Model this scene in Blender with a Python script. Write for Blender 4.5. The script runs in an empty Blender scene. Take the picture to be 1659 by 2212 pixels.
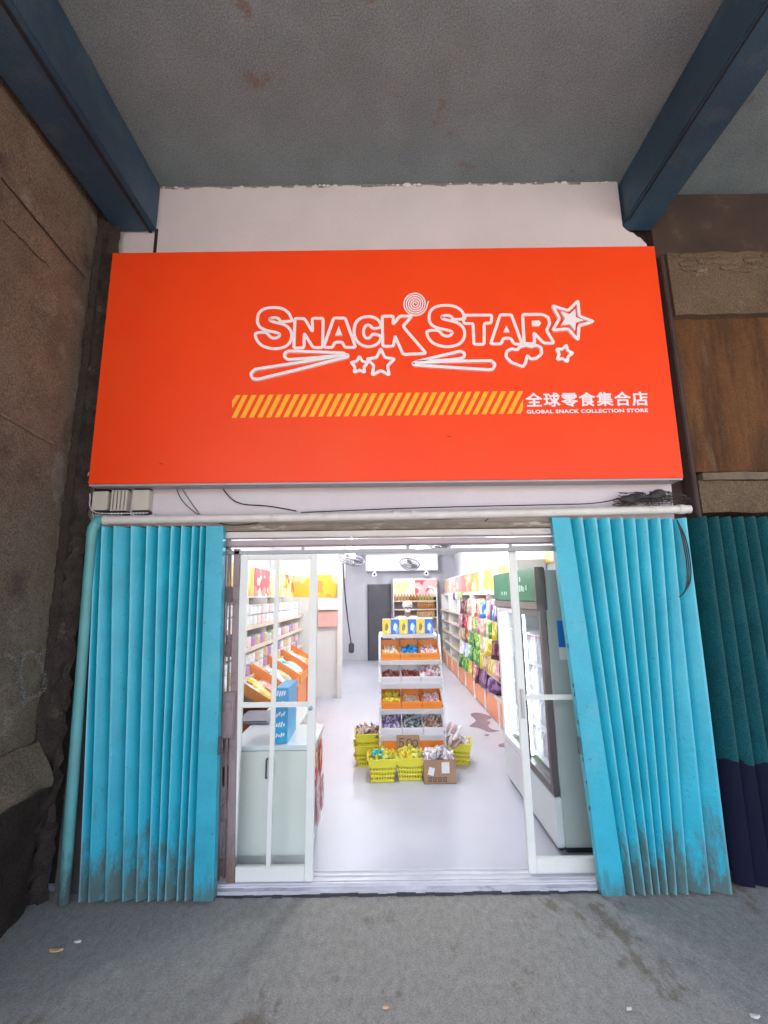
import bpy, bmesh, math, random
from mathutils import Vector, Matrix, Euler
R = math.radians
rnd = random.Random(7)
scn = bpy.context.scene
col = scn.collection

# ------------------------------------------------------------------ camera
PITCH, ROLL, FPX, CAMH = R(10.6), 0.0125, 970.0, 1.6
fw = Vector((0, math.cos(PITCH), math.sin(PITCH)))
up0 = Vector((0, -math.sin(PITCH), math.cos(PITCH)))
rt0 = Vector((1, 0, 0))
rt = rt0 * math.cos(ROLL) - up0 * math.sin(ROLL)
up = up0 * math.cos(ROLL) + rt0 * math.sin(ROLL)
cam = bpy.data.cameras.new('camera')
cam.sensor_width = 36; cam.sensor_fit = 'HORIZONTAL'
cam.lens = 36 * FPX / 1659.0
cam.clip_start = 0.05; cam.clip_end = 2000
camo = bpy.data.objects.new('camera', cam); col.objects.link(camo)
m = Matrix((rt, up, -fw)).transposed().to_4x4(); m.translation = (0, 0, CAMH)
camo.matrix_world = m
scn.camera = camo

# ------------------------------------------------------------------ world, sun, exposure
SUN_EL, SUN_AZ = R(62), R(200)      # azimuth clockwise from +y; the sun stands behind the viewer, over the street
w = bpy.data.worlds.new('World'); scn.world = w; w.use_nodes = True
nt = w.node_tree; nt.nodes.clear()
sky = nt.nodes.new('ShaderNodeTexSky'); sky.sky_type = 'NISHITA'; sky.sun_disc = False
sky.dust_density = 3.5; sky.ozone_density = .8; sky.air_density = .8; sky.sun_elevation = SUN_EL; sky.sun_rotation = SUN_AZ
bg = nt.nodes.new('ShaderNodeBackground'); bg.inputs[1].default_value = 0.15
wo = nt.nodes.new('ShaderNodeOutputWorld')
nt.links.new(sky.outputs[0], bg.inputs[0]); nt.links.new(bg.outputs[0], wo.inputs[0])
sl = bpy.data.lights.new('sun', 'SUN'); sl.energy = 4.0; sl.angle = R(0.5); sl.color = (1, .95, .88)
so = bpy.data.objects.new('sun', sl); col.objects.link(so)
sd = Vector((math.sin(SUN_AZ) * math.cos(SUN_EL), math.cos(SUN_AZ) * math.cos(SUN_EL), math.sin(SUN_EL)))
so.rotation_euler = sd.to_track_quat('Z', 'Y').to_euler(); so.location = (0, -8, 20)
scn.view_settings.view_transform = 'Standard'; scn.view_settings.look = 'None'
scn.view_settings.exposure = 2.42; scn.view_settings.gamma = 1
scn.render.engine = 'CYCLES'
scn.cycles.max_bounces = 10; scn.cycles.diffuse_bounces = 5; scn.cycles.transparent_max_bounces = 16
scn.cycles.use_denoising = True
scn.cycles.sample_clamp_indirect = 6

# ------------------------------------------------------------------ measuring helpers
def ray(px, py):
    return fw + rt * ((px - 829.5) / FPX) - up * ((py - 1106.0) / FPX)
def P(px, py, Y):
    d = ray(px, py); t = Y / d.y
    return Vector((d.x * t, Y, CAMH + d.z * t))
def PX(px, py, X):
    d = ray(px, py); t = X / d.x
    return Vector((X, d.y * t, CAMH + d.z * t))
def G(px, py, z=0.0):
    d = ray(px, py); t = (z - CAMH) / d.z
    return Vector((d.x * t, d.y * t, z))
def Zf(py, Y, px=831): return P(px, py, Y).z
def Xf(px, py, Y): return P(px, py, Y).x

# ------------------------------------------------------------------ materials
def nn(t, kind, **kw):
    n = t.nodes.new(kind)
    for k, v in kw.items(): setattr(n, k, v)
    return n
MATS = {}
def M(name, c, rough=.6, var=.12, sc=5, bump=0, bsc=80, metal=0, stain=None, stain2=None, grime=None, stretch=None, spec=.5, ridge_light=None, fine=0):
    """Procedural paint / plaster / plastic: base colour with mottling, optional stain layers (colour, scale, threshold, softness), bump."""
    if name in MATS: return MATS[name]
    mt = bpy.data.materials.new(name); mt.use_nodes = True
    t = mt.node_tree; b = t.nodes['Principled BSDF']; L = t.links.new
    tc = nn(t, 'ShaderNodeTexCoord'); src = tc.outputs['Object']
    if stretch:
        mp = nn(t, 'ShaderNodeMapping'); mp.inputs['Scale'].default_value = stretch
        L(src, mp.inputs[0]); vsrc = mp.outputs[0]
    else: vsrc = src
    def noise(scale, det=6, ro=.6, v=None):
        n = nn(t, 'ShaderNodeTexNoise'); n.inputs['Scale'].default_value = scale
        n.inputs['Detail'].default_value = det; n.inputs['Roughness'].default_value = ro
        L(v or vsrc, n.inputs['Vector']); return n.outputs['Fac']
    n1 = noise(sc)
    mr = nn(t, 'ShaderNodeMapRange'); mr.inputs[1].default_value = .25; mr.inputs[2].default_value = .75
    mr.inputs[3].default_value = 1 - var; mr.inputs[4].default_value = 1 + var
    L(n1, mr.inputs[0])
    mx = nn(t, 'ShaderNodeMix', data_type='RGBA', blend_type='MULTIPLY'); mx.inputs[0].default_value = 1
    mx.inputs[6].default_value = (*c, 1)
    cmb = nn(t, 'ShaderNodeCombineColor')
    for i in range(3): L(mr.outputs[0], cmb.inputs[i])
    L(cmb.outputs[0], mx.inputs[7])
    out = mx.outputs[2]
    for st in (stain, stain2):
        if not st: continue
        sc_, ssc, th, soft = st[:4]
        f = noise(ssc, 8, .65)
        r2 = nn(t, 'ShaderNodeMapRange'); r2.inputs[1].default_value = th; r2.inputs[2].default_value = th + soft
        L(f, r2.inputs[0])
        m2 = nn(t, 'ShaderNodeMix', data_type='RGBA'); m2.inputs[7].default_value = (*sc_, 1)
        fac = r2.outputs[0]
        if len(st) > 4:
            mm = nn(t, 'ShaderNodeMath', operation='MULTIPLY'); mm.inputs[1].default_value = st[4]; L(fac, mm.inputs[0]); fac = mm.outputs[0]
        L(fac, m2.inputs[0]); L(out, m2.inputs[6]); out = m2.outputs[2]
    if grime:   # splashed dirt with a ragged outline: (colour, top height, strength)
        gx = nn(t, 'ShaderNodeSeparateXYZ'); gp = nn(t, 'ShaderNodeNewGeometry'); L(gp.outputs['Position'], gx.inputs[0])
        gm_ = nn(t, 'ShaderNodeMapping'); gm_.inputs['Scale'].default_value = (3.2, 1, .8); L(gp.outputs['Position'], gm_.inputs[0]); f = noise(7, 8, .75, gm_.outputs[0])
        a = nn(t, 'ShaderNodeMapRange'); a.inputs[1].default_value = 0; a.inputs[2].default_value = grime[1]
        a.inputs[3].default_value = .30; a.inputs[4].default_value = -.25; L(gx.outputs[2], a.inputs[0])
        ad = nn(t, 'ShaderNodeMath', operation='ADD'); L(f, ad.inputs[0]); L(a.outputs[0], ad.inputs[1])
        r2 = nn(t, 'ShaderNodeMapRange'); r2.inputs[1].default_value = .55; r2.inputs[2].default_value = .75; r2.inputs[4].default_value = grime[2]
        L(ad.outputs[0], r2.inputs[0])
        m2 = nn(t, 'ShaderNodeMix', data_type='RGBA'); m2.inputs[7].default_value = (*grime[0], 1)
        L(r2.outputs[0], m2.inputs[0]); L(out, m2.inputs[6]); out = m2.outputs[2]
    if ridge_light:    # ridge highlights painted in as a paler colour: (colour, from, to, strength)
        g0 = nn(t, 'ShaderNodeNewGeometry'); r3 = nn(t, 'ShaderNodeMapRange'); r3.inputs[1].default_value = ridge_light[1]; r3.inputs[2].default_value = ridge_light[2]; r3.inputs[4].default_value = ridge_light[3]
        L(g0.outputs['Pointiness'], r3.inputs[0]); m3 = nn(t, 'ShaderNodeMix', data_type='RGBA'); m3.inputs[7].default_value = (*ridge_light[0], 1)
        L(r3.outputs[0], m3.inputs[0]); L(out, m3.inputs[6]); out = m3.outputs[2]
    if fine:    # sand grains: fine light and dark speckle
        f = noise(120, 3, .8, src); r4 = nn(t, 'ShaderNodeMapRange'); r4.inputs[1].default_value = .38; r4.inputs[2].default_value = .62; r4.inputs[3].default_value = 1 - fine; r4.inputs[4].default_value = 1 + fine
        L(f, r4.inputs[0]); c4_ = nn(t, 'ShaderNodeCombineColor')
        for i in range(3): L(r4.outputs[0], c4_.inputs[i])
        m4 = nn(t, 'ShaderNodeMix', data_type='RGBA', blend_type='MULTIPLY'); m4.inputs[0].default_value = 1
        L(out, m4.inputs[6]); L(c4_.outputs[0], m4.inputs[7]); out = m4.outputs[2]
    L(out, b.inputs['Base Color'])
    b.inputs['Roughness'].default_value = rough; b.inputs['Metallic'].default_value = metal
    b.inputs['Specular IOR Level'].default_value = spec
    if bump:
        f = noise(bsc, 8, .7)
        bp = nn(t, 'ShaderNodeBump'); bp.inputs['Strength'].default_value = bump; bp.inputs['Distance'].default_value = .01
        L(f, bp.inputs['Height']); L(bp.outputs[0], b.inputs['Normal'])
    MATS[name] = mt
    return mt
def island(name, cols, rough=.35):
    """Each separate little piece takes one of the colours at random."""
    if name in MATS: return MATS[name]
    mt = bpy.data.materials.new(name); mt.use_nodes = True
    t = mt.node_tree; b = t.nodes['Principled BSDF']
    g = nn(t, 'ShaderNodeNewGeometry'); r = nn(t, 'ShaderNodeValToRGB'); r.color_ramp.interpolation = 'CONSTANT'
    e = r.color_ramp.elements
    while len(e) < len(cols): e.new(.5)
    for i, c in enumerate(cols): e[i].position = i / len(cols); e[i].color = (*c, 1)
    t.links.new(g.outputs['Random Per Island'], r.inputs[0]); t.links.new(r.outputs[0], b.inputs['Base Color'])
    b.inputs['Roughness'].default_value = rough
    MATS[name] = mt; return mt
def emit(name, c, s):
    mt = bpy.data.materials.new(name); mt.use_nodes = True
    b = mt.node_tree.nodes['Principled BSDF']; b.inputs['Base Color'].default_value = (*c, 1)
    b.inputs['Emission Color'].default_value = (*c, 1); b.inputs['Emission Strength'].default_value = s
    return mt
def glass(name, tint=(1, 1, 1), gl=.07):
    mt = bpy.data.materials.new(name); mt.use_nodes = True
    t = mt.node_tree; t.nodes.clear(); o = nn(t, 'ShaderNodeOutputMaterial')
    tr = nn(t, 'ShaderNodeBsdfTransparent'); tr.inputs[0].default_value = (*tint, 1)
    gy = nn(t, 'ShaderNodeBsdfGlossy'); gy.inputs['Roughness'].default_value = .03
    fr = nn(t, 'ShaderNodeFresnel'); ge = nn(t, 'ShaderNodeNewGeometry'); mi = nn(t, 'ShaderNodeMix', data_type='FLOAT')   # thin pane: same reflectance on both faces
    mi.inputs[2].default_value = 1.28; mi.inputs[3].default_value = 1 / 1.28; t.links.new(ge.outputs['Backfacing'], mi.inputs[0]); t.links.new(mi.outputs[0], fr.inputs[0])
    mx = nn(t, 'ShaderNodeMixShader'); t.links.new(fr.outputs[0], mx.inputs[0]); t.links.new(tr.outputs[0], mx.inputs[1]); t.links.new(gy.outputs[0], mx.inputs[2])
    t.links.new(mx.outputs[0], o.inputs[0]); return mt

CONC = (.26, .25, .24)
def gate_mat(): return M('teal gate paint', (.014, .36, .475), .36, .16, 5, .25, 40, ridge_light=((.34, .70, .80), .53, .62, .85), fine=.05, stain=((.10, .42, .48), 2.2, .55, .25, .5),
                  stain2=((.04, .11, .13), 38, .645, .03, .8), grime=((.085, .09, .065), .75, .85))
def white(): return M('white painted board', (.74, .73, .72), .45, .04, 4)
def orange(): return M('orange plastic', (.80, .23, .012), .35, .06, 9)

# ------------------------------------------------------------------ mesh helpers
ORG = {}
class MB:
    def __init__(s): s.v = []; s.f = []
    def add(s, vs, fs):
        o = len(s.v); s.v += [Vector(v) for v in vs]; s.f += [tuple(i + o for i in f) for f in fs]; return s
    def box(s, x0, x1, y0, y1, z0, z1, rot=None, piv=None):
        vs = [Vector((x, y, z)) for z in (z0, z1) for y in (y0, y1) for x in (x0, x1)]
        if rot:
            c = Vector(piv) if piv else sum(vs, Vector()) / 8
            q = Euler(rot).to_matrix(); vs = [c + q @ (v - c) for v in vs]
        return s.add(vs, [(0, 2, 3, 1), (4, 5, 7, 6), (0, 1, 5, 4), (2, 6, 7, 3), (0, 4, 6, 2), (1, 3, 7, 5)])
    def quad(s, a, b, c, d): return s.add([a, b, c, d], [(0, 1, 2, 3)])
    def tube(s, pts, r, n=8, closed=False):
        pts = [Vector(p) for p in pts]; k = len(pts); rings = []
        nrm = None
        for i, p in enumerate(pts):
            a = pts[(i - 1) % k] if (i or closed) else p; b = pts[(i + 1) % k] if (i < k - 1 or closed) else p
            d = (b - a).normalized()
            if nrm is None:
                nrm = d.orthogonal().normalized()
            nrm = (nrm - d * nrm.dot(d)).normalized(); bi = d.cross(nrm)
            rr = r[i] if isinstance(r, (list, tuple)) else r
            rings.append([p + (nrm * math.cos(2 * math.pi * j / n) + bi * math.sin(2 * math.pi * j / n)) * rr for j in range(n)])
        vs = [v for q in rings for v in q]; fs = []
        for i in range(k if closed else k - 1):
            i2 = (i + 1) % k
            for j in range(n): fs.append((i * n + j, i * n + (j + 1) % n, i2 * n + (j + 1) % n, i2 * n + j))
        if not closed: fs += [tuple(range(n))[::-1], tuple((k - 1) * n + j for j in range(n))]
        return s.add(vs, fs)
    def lathe(s, prof, c=(0, 0, 0), n=16, axis='z'):
        vs = []; fs = []
        for r, h in prof:
            for j in range(n):
                a = 2 * math.pi * j / n; x, y = r * math.cos(a), r * math.sin(a)
                vs.append((x + c[0], y + c[1], h + c[2]) if axis == 'z' else (x + c[0], h + c[1], y + c[2]) if axis == 'y' else (h + c[0], x + c[1], y + c[2]))
        for i in range(len(prof) - 1):
            for j in range(n): fs.append((i * n + j, i * n + (j + 1) % n, (i + 1) * n + (j + 1) % n, (i + 1) * n + j))
        fs += [tuple(range(n))[::-1], tuple((len(prof) - 1) * n + j for j in range(n))]
        return s.add(vs, fs)
    def prism(s, poly, y0, y1):
        """poly: (x, z) outline in the facade plane, pushed from y0 to y1."""
        n = len(poly); vs = [(x, y0, z) for x, z in poly] + [(x, y1, z) for x, z in poly]
        return s.add(vs, [tuple(range(n)), tuple(range(2 * n - 1, n - 1, -1))] + [(i, i + n, (i + 1) % n + n, (i + 1) % n) for i in range(n)])
    def swap(s):
        s.v = [Vector((v.x, v.z, v.y)) for v in s.v]; return s
    def ring(s, poly, wd, y0, y1, closed=True):
        """flat ribbon of width wd along an (x, z) outline, from y0 (front) to y1 (back)."""
        p = [Vector(q) for q in poly]; n = len(p); h = wd / 2
        for i in range(n if closed else n - 1):
            a, b = p[i], p[(i + 1) % n]; d = b - a
            if d.length < 1e-7: continue
            d.normalize(); nr = Vector((-d.y, d.x)) * h; y = y0 - (i % 5) * .00011
            q = [a + nr, b + nr, b - nr, a - nr]
            s.add([(v.x, y, v.y) for v in q] + [(v.x, y1, v.y) for v in q], [(0, 1, 2, 3), (0, 4, 5, 1), (1, 5, 6, 2), (2, 6, 7, 3), (3, 7, 4, 0)])
        for i in range(n):          # round joins where the line turns
            a, c = p[i - 1] - p[i], p[(i + 1) % n] - p[i]
            if a.length < 1e-7 or c.length < 1e-7 or a.normalized().dot(c.normalized()) < -.97: continue
            y = y0 - .0006 - (i % 3) * .00011; k = 12
            s.add([(p[i].x + h * math.cos(t * 2 * math.pi / k), y, p[i].y + h * math.sin(t * 2 * math.pi / k)) for t in range(k)], [tuple(range(k))])
        return s
    def ball(s, c, r, n=10, m=7, sq=(1, 1, 1), q=None):
        vs = []; fs = []
        for i in range(m + 1):
            th = math.pi * i / m
            for j in range(n):
                a = 2 * math.pi * j / n
                d = Vector((math.sin(th) * math.cos(a) * sq[0], math.sin(th) * math.sin(a) * sq[1], math.cos(th) * sq[2])) * r
                vs.append(Vector(c) + (q @ d if q else d))
        for i in range(m):
            for j in range(n): fs.append((i * n + j, (i + 1) * n + j, (i + 1) * n + (j + 1) % n, i * n + (j + 1) % n))
        return s.add(vs, fs)
    def build(s, name, mat, parent=None, bevel=0, smooth=None, seg=2):
        off = Vector()
        if parent is not None:
            r = parent
            while r.parent: r = r.parent
            off = ORG.get(r.name, Vector())
        me = bpy.data.meshes.new(name); me.from_pydata([v - off for v in s.v], [], s.f); me.update()
        bm = bmesh.new(); bm.from_mesh(me)
        if bevel:
            bmesh.ops.remove_doubles(bm, verts=bm.verts, dist=1e-6)
            ed = [e for e in bm.edges if len(e.link_faces) == 2 and e.calc_face_angle(0) > .6]
            bmesh.ops.bevel(bm, geom=ed, offset=bevel, segments=seg, affect='EDGES', clamp_overlap=True)
        bmesh.ops.recalc_face_normals(bm, faces=bm.faces)
        bm.to_mesh(me); bm.free()
        if smooth is not None:
            me.polygons.foreach_set('use_smooth', [True] * len(me.polygons)); me.set_sharp_from_angle(angle=R(smooth))
        me.materials.append(mat)
        o = bpy.data.objects.new(name, me); col.objects.link(o)
        if parent is not None: o.parent = parent
        return o
def tag(o, label=None, cat=None, group=None, kind=None):
    if label: o['label'] = label
    if cat: o['category'] = cat
    if group: o['group'] = group
    if kind: o['kind'] = kind
    return o
def thing(name, loc, label, cat, group=None):
    o = bpy.data.objects.new(name, None); o.empty_display_size = .1; col.objects.link(o)
    o.location = loc; ORG[o.name] = Vector(loc); return tag(o, label, cat, group)
def copy_tree(o, parent=None):
    c = o.copy(); col.objects.link(c)
    if parent is not None: c.parent = parent
    for ch in o.children: copy_tree(ch, c)
    return c
USED = set()
def put(proto, loc, rz=0, label=None, group=None, scale=None, rx=0, ry=0):
    if proto.name not in USED: o = proto; USED.add(proto.name)
    else: o = copy_tree(proto)
    o.location = loc; o.rotation_euler = (rx, ry, rz)
    if scale: o.scale = scale
    if label: o['label'] = label
    if group: o['group'] = group
    return o
NTH = ['first', 'second', 'third', 'fourth', 'fifth', 'sixth', 'seventh', 'eighth', 'ninth', 'tenth', 'eleventh', 'twelfth', 'thirteenth',
       'fourteenth', 'fifteenth', 'sixteenth', 'seventeenth', 'eighteenth', 'nineteenth', 'twentieth']

# ================================================================== SETTING
D = 2.81                    # facade plane
FZ = .025                    # shop floor
CEIL = Zf(398, D)           # underside of the covered walkway
ROOMC = 2.62                # shop ceiling
XL, XR = -1.92, 1.80        # shop side walls
YB = 11.7                   # shop back wall
DOORY = D + .05

ground = MB().quad((-60, -60, 0), (60, -60, 0), (60, 60, 0), (-60, 60, 0)).build('ground', M('worn concrete', (.285, .272, .247), .92, .20, 26, .7, 45, fine=.2, spec=.15, stretch=(1.25, .75, 1),
    stain=((.125, .09, .055), 2.4, .57, .06, .6), stain2=((.37, .37, .37), 5, .57, .16, .28)))
tag(ground, kind='structure')
cm = M('rough grey ceiling plaster', (.186, .215, .228), .95, .14, 3, .9, 70, fine=.24, spec=.1, stain=((.17, .095, .08), 3.2, .62, .06, .6), stain2=((.13, .17, .24), 1.1, .55, .16, .6))
tag(MB().box(-9, 9, -3.6, D + 1.2, CEIL, CEIL + .3).build('ceiling', cm), kind='structure')

# ---- beams under the ceiling
bmat = M('blue beam paint', (.024, .058, .095), .55, .28, 2.5, .25, 30, fine=.2, stain=((.02, .035, .075), 1.7, .5, .2, .7), stain2=((.085, .10, .11), 4, .50, .2, .6))
lz = Zf(497, D); lx0, lx1 = Xf(250, 515, D), Xf(340, 495, D)
b = thing('ceiling_beam', ((lx0 + lx1) / 2, 0, CEIL), 'blue painted ceiling beam above the left wall, left of the white wall strip', 'beam')
MB().box(lx0, lx1, -3.55, D - .004, lz, CEIL - .002).build('beam_casing', bmat, b, .012)
MB().box(lx1 - .05, lx1 - .03, -3.55, D - .01, lz - .008, lz + .02).build('groove', M('dark groove', (.01, .01, .014), .9), b)
rx0, rx1 = Xf(1351, 488, D), Xf(1427, 492, D); rz = Zf(484, D)
b = thing('ceiling_beam', ((rx0 + rx1) / 2, 0, CEIL), 'blue painted ceiling beam on the right, running over the rust stained neighbouring front', 'beam')
MB().box(rx0, rx1, -3.55, D + .1, rz, CEIL - .002).build('beam_casing', bmat, b, .012)
MB().box(rx0 + .02, rx0 + .028, -3.55, D - .01, rz - .006, rz + .02).build('groove', MATS['dark groove'], b)

# ---- left projecting wall
WX = -1.95
lm = M('stained brown render', (.165, .130, .096), .94, .34, 3, 1.0, 45, fine=.38, spec=.12, stain=((.070, .052, .046), 1.5, .50, .10, .85), stain2=((.23, .20, .165), 3.3, .57, .08, .65))
lw = thing('side_wall', (WX - .3, 2.2, 0), 'stained brown rendered side wall with cracks and a faint chalk scribble, at the far left', 'wall')
def rough_slab(x, y0, y1, z0, z1, ny, nz, amp, depth):
    mb = MB(); vs = []
    for j in range(nz + 1):
        for i in range(ny + 1):
            e = amp * (rnd.random() - .5)
            vs.append((x + e + (-.03 * (i / ny) ** 8), y0 + (y1 - y0) * i / ny + (rnd.random() - .5) * .012 * (i == ny), z0 + (z1 - z0) * j / nz))
    fs = [(j * (ny + 1) + i, j * (ny + 1) + i + 1, (j + 1) * (ny + 1) + i + 1, (j + 1) * (ny + 1) + i) for j in range(nz) for i in range(ny)]
    mb.add(vs, fs); mb.box(x - depth, x - .05, y0, y1 - .012, z0, z1)
    k = [(j * (ny + 1) + ny) for j in range(nz + 1)]
    for a, c in zip(k, k[1:]): mb.quad(vs[a], vs[c], (x - .06, vs[c][1] - .004, vs[c][2]), (x - .06, vs[a][1] - .004, vs[a][2]))
    return mb
rough_slab(WX, .9, 2.72, 0, CEIL - .002, 30, 60, .007, .55).build('render_face', lm, lw, smooth=50)
lm2 = M('pale ledge concrete', (.165, .125, .088), .94, .28, 4, 1.0, 40, fine=.38, spec=.12, stain=((.10, .08, .06), 3, .55, .15, .7))
mb = MB(); n = 26
ys = [.9 + (2.70 - .9) * i / n for i in range(n + 1)]; vs = []
for y in ys:
    e = lambda k: rnd.uniform(-.012, .012) * k
    vs += [(WX + .004, y, .83 + e(1)), (WX + .035 + e(.6), y, .775 + e(.8)), (WX + .065 + e(.7), y, .725 + e(.8)), (WX + .10 + e(.8), y, .67 + e(1)), (WX + .118 + e(.8), y, .635 + e(1)), (WX + .10 + e(1), y, .60 + e(.6))]
fs = []; K = 6
for i in range(n):
    for k in range(K - 1): fs.append((K * i + k, K * i + k + 1, K * i + K + 1 + k, K * i + K + k))
mb.add(vs, fs); mb.add(vs[-K:] + [(WX, 2.70, .60)], [tuple(range(K + 1))]); mb.quad((WX, 2.7, .6), vs[-1], vs[K - 1], (WX, .9, .6))
mb.build('ledge', lm2, lw, smooth=60)
lm3 = M('dark plinth', (.042, .030, .024), .95, spec=.08, fine=.38, var=.35, sc=5, bump=.9, bsc=35, stain=((.08, .06, .05), 4, .58, .12, .7))  # shade and dirt are both put into the plinth's dark colour
rough_slab(WX + .085, .9, 2.68, 0, .615, 30, 12, .018, .18).build('plinth', lm3, lw, smooth=50)
def on_wall(pts, wd, name, mat, off=.006):
    q = [PX(x, y, WX + off) for x, y in pts]
    mb = MB()
    for a, c in zip(q, q[1:]):
        d = (c - a).normalized(); nr = Vector((0, -d.z, d.y)) * wd / 2
        mb.quad(a + nr, c + nr, c - nr, a - nr)
    return mb.build(name, mat, lw)
dk = M('crack shadow', (.012, .01, .01), .95)
def wob(pts, k=8, a=3):
    out = []
    for (x0, y0), (x1, y1) in zip(pts, pts[1:]):
        for i in range(k): t = i / k; out.append((x0 + (x1 - x0) * t + rnd.uniform(-a, a) * (i > 0) * .4, y0 + (y1 - y0) * t + rnd.uniform(-a, a) * (i > 0)))
    return out + [pts[-1]]
on_wall(wob([(2, 383), (95, 495), (185, 602)], 6, 1), .010, 'crack', dk)
on_wall(wob([(7, 477), (60, 530), (106, 577)]), .006, 'crack', dk)
on_wall(wob([(2, 893), (50, 922), (116, 957)], 6, 1), .011, 'seam', M('pale seam', (.185, .145, .105), .9, .3, 14, fine=.3), .008)
chalk = M('faint chalk', (.28, .265, .24), .95, .3, 14)
S_ = 2.559; mb = MB()
for st in ([(30, 850), (90, 880), (125, 1010), (130, 1130)], [(60, 1020), (20, 1030), (0, 1060)], [(120, 850), (175, 830), (215, 880), (245, 960), (245, 1050), (190, 1090), (140, 1100)], [(140, 850), (110, 930), (95, 1010)], [(215, 860), (250, 835)]):
    for u, v in zip(st, st[1:]):
        n = int(math.hypot(v[0] - u[0], v[1] - u[1]) / 1.0)
        for i in range(n):
            k = i / n; q = PX((u[0] + (v[0] - u[0]) * k + rnd.gauss(0, 7)) / S_, 1080 + (u[1] + (v[1] - u[1]) * k + rnd.gauss(0, 7)) / S_, WX + .0065)
            a, b2 = rnd.uniform(.0012, .0042), rnd.uniform(.001, .003); mb.quad(q + Vector((0, -a, -b2)), q + Vector((0, a, -b2 * .5)), q + Vector((0, a * .7, b2)), q + Vector((0, -a * .6, b2 * .8)))
mb.build('chalk_scribble', chalk, lw)

# ---- dark brick return behind the left gate, and facade wall
fm = M('lilac white wall paint', (.57, .50, .52), .75, .06, 3, .2, 40, fine=.06, stain=((.56, .52, .53), 2.0, .55, .2, .6))
ox0, ox1 = Xf(487, 1500, D), Xf(1215, 1500, D)
hz = Zf(1131, D)
sx0, sx1 = -1.86, 1.86
jag = [(Xf(x, y, D), Zf(y, D, x)) for x, y in ((1345, 489), (1352, 496), (1360, 501), (1368, 503), (1376, 511), (1384, 514), (1392, 523), (1397, 527), (1399, 545))]
f = thing('facade_wall', (0, D + .1, 0), 'lilac white painted shop front wall around the orange sign', 'wall')
poly = [(-1.93, hz), (1.84, hz), (1.86, 2.6)] + [jag[-1]] + jag[::-1][1:] + [(Xf(1330, 392, D) + .01, CEIL - .003), (Xf(341, 405, D) - .02, CEIL - .003), (Xf(338, 520, D), lz + .03), (-1.93, lz + .03), (-1.93, Zf(600, D, 252))]
MB().prism(poly, D, D + .14).build('upper_wall', fm, f)
MB().box(-1.855, ox0 - .06, D + .02, D + .14, 0, hz - .003).build('wall_pier', M('grimy pier', (.11, .10, .085), .9, .3, 4, .4), f)
MB().box(Xf(1312, 1900, D) + .02, 1.86, D + .02, D + .14, 0, hz - .003).build('wall_pier', MATS['grimy pier'], f)
mb = MB()
for i in range(26):   # broken plaster crumbs along the ceiling joint
    px = rnd.uniform(350, 1320); q = P(px, 402 - (px - 345) * .0125, D - .004); s_ = rnd.uniform(.004, .02) * (1.8 if rnd.random() < .2 else 1)
    mb.ball((q.x, D - .004, CEIL - .004 - rnd.random() * .01), s_, 6, 4, (1, .35, .5))
mb.build('plaster_crumbs', M('white plaster crumbs', (.6, .57, .56), .9, .2), f)
ej = MB(); xs = [Xf(345, 402, D) + i * .045 for i in range(70)]
for i in range(69):
    if xs[i + 1] > Xf(1330, 392, D): break
    h0 = rnd.random() * .022
    ej.box(xs[i], xs[i + 1] - .002, D - .003, D + .001, CEIL - .004 - h0, CEIL - .001)
ej.build('ragged_joint', M('grey plaster joint', (.20, .195, .19), .95, .3, 20), f)
gapl = MB().box(Xf(337, 520, D) - .012, Xf(337, 520, D) + .010, D - .004, D + .01, Zf(560, D), lz + .03).build('gap', MATS['crack shadow'], f)

bk = thing('brick_return', (-1.98, 3.0, 0), 'dark crumbling masonry in the slot between the brown side wall and the sign', 'wall')
mb = MB()
vs = []; NX, NZ = 7, 90
for j in range(NZ + 1):
    for i in range(NX + 1):
        u = i / NX
        vs.append((-2.06 + .222 * u + rnd.uniform(-.008, .008), D - .12 + .07 * u + rnd.uniform(-.028, .022), (CEIL - .01) * j / NZ + rnd.uniform(-.012, .012) * (0 < j < NZ)))
mb.add(vs, [(j * (NX + 1) + i, j * (NX + 1) + i + 1, (j + 1) * (NX + 1) + i + 1, (j + 1) * (NX + 1) + i) for j in range(NZ) for i in range(NX)])
mb.box(-2.3, -1.86, D + .07, D + .14, 0, CEIL - .01)
mb.build('rubble_face', M('shade dark masonry', (.040, .028, .022), .96, .45, 9, 1.0, fine=.4, stain=((.11, .085, .06), 7, .60, .08, .7)), bk)  # shadow of the recess is put into the masonry's dark colour
MB().box(-1.97, -1.93, D - .10, D - .03, .0, CEIL - .012).build('crumbling_edge', M('shade dark masonry', (.040, .028, .022)), bk)

# ---- neighbouring front on the right
nb = thing('neighbouring_front', (2.6, 2.9, 0), 'rust stained brown shop front on the right with bands of rough concrete', 'building')
nx = Xf(1503, 1025, D + .06); YN = D + .03
nbc = M('brown concrete band', (.130, .092, .062), .94, .32, 4, 1.0, 45, fine=.38, spec=.12, stain=((.075, .055, .04), 2, .55, .2, .8), stain2=((.22, .18, .14), 5, .6, .12, .7))
rust = M('rust stained plywood', (.120, .055, .025), .85, .35, 3, .4, 30, fine=.2, spec=.1, stain=((.030, .018, .014), 1.7, .46, .16, .85), stain2=((.17, .10, .055), 3.4, .54, .12, .7), stretch=(3.2, 1, .55))
drk = M('dark brown paint', (.050, .030, .022), .9, .35, 3, .6, stain=((.13, .075, .04), 3, .56, .12, .8))
zt = [Zf(y, YN, 1560) for y in (404, 545, 678, 1016, 1036, 1106, 1118)]
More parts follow.
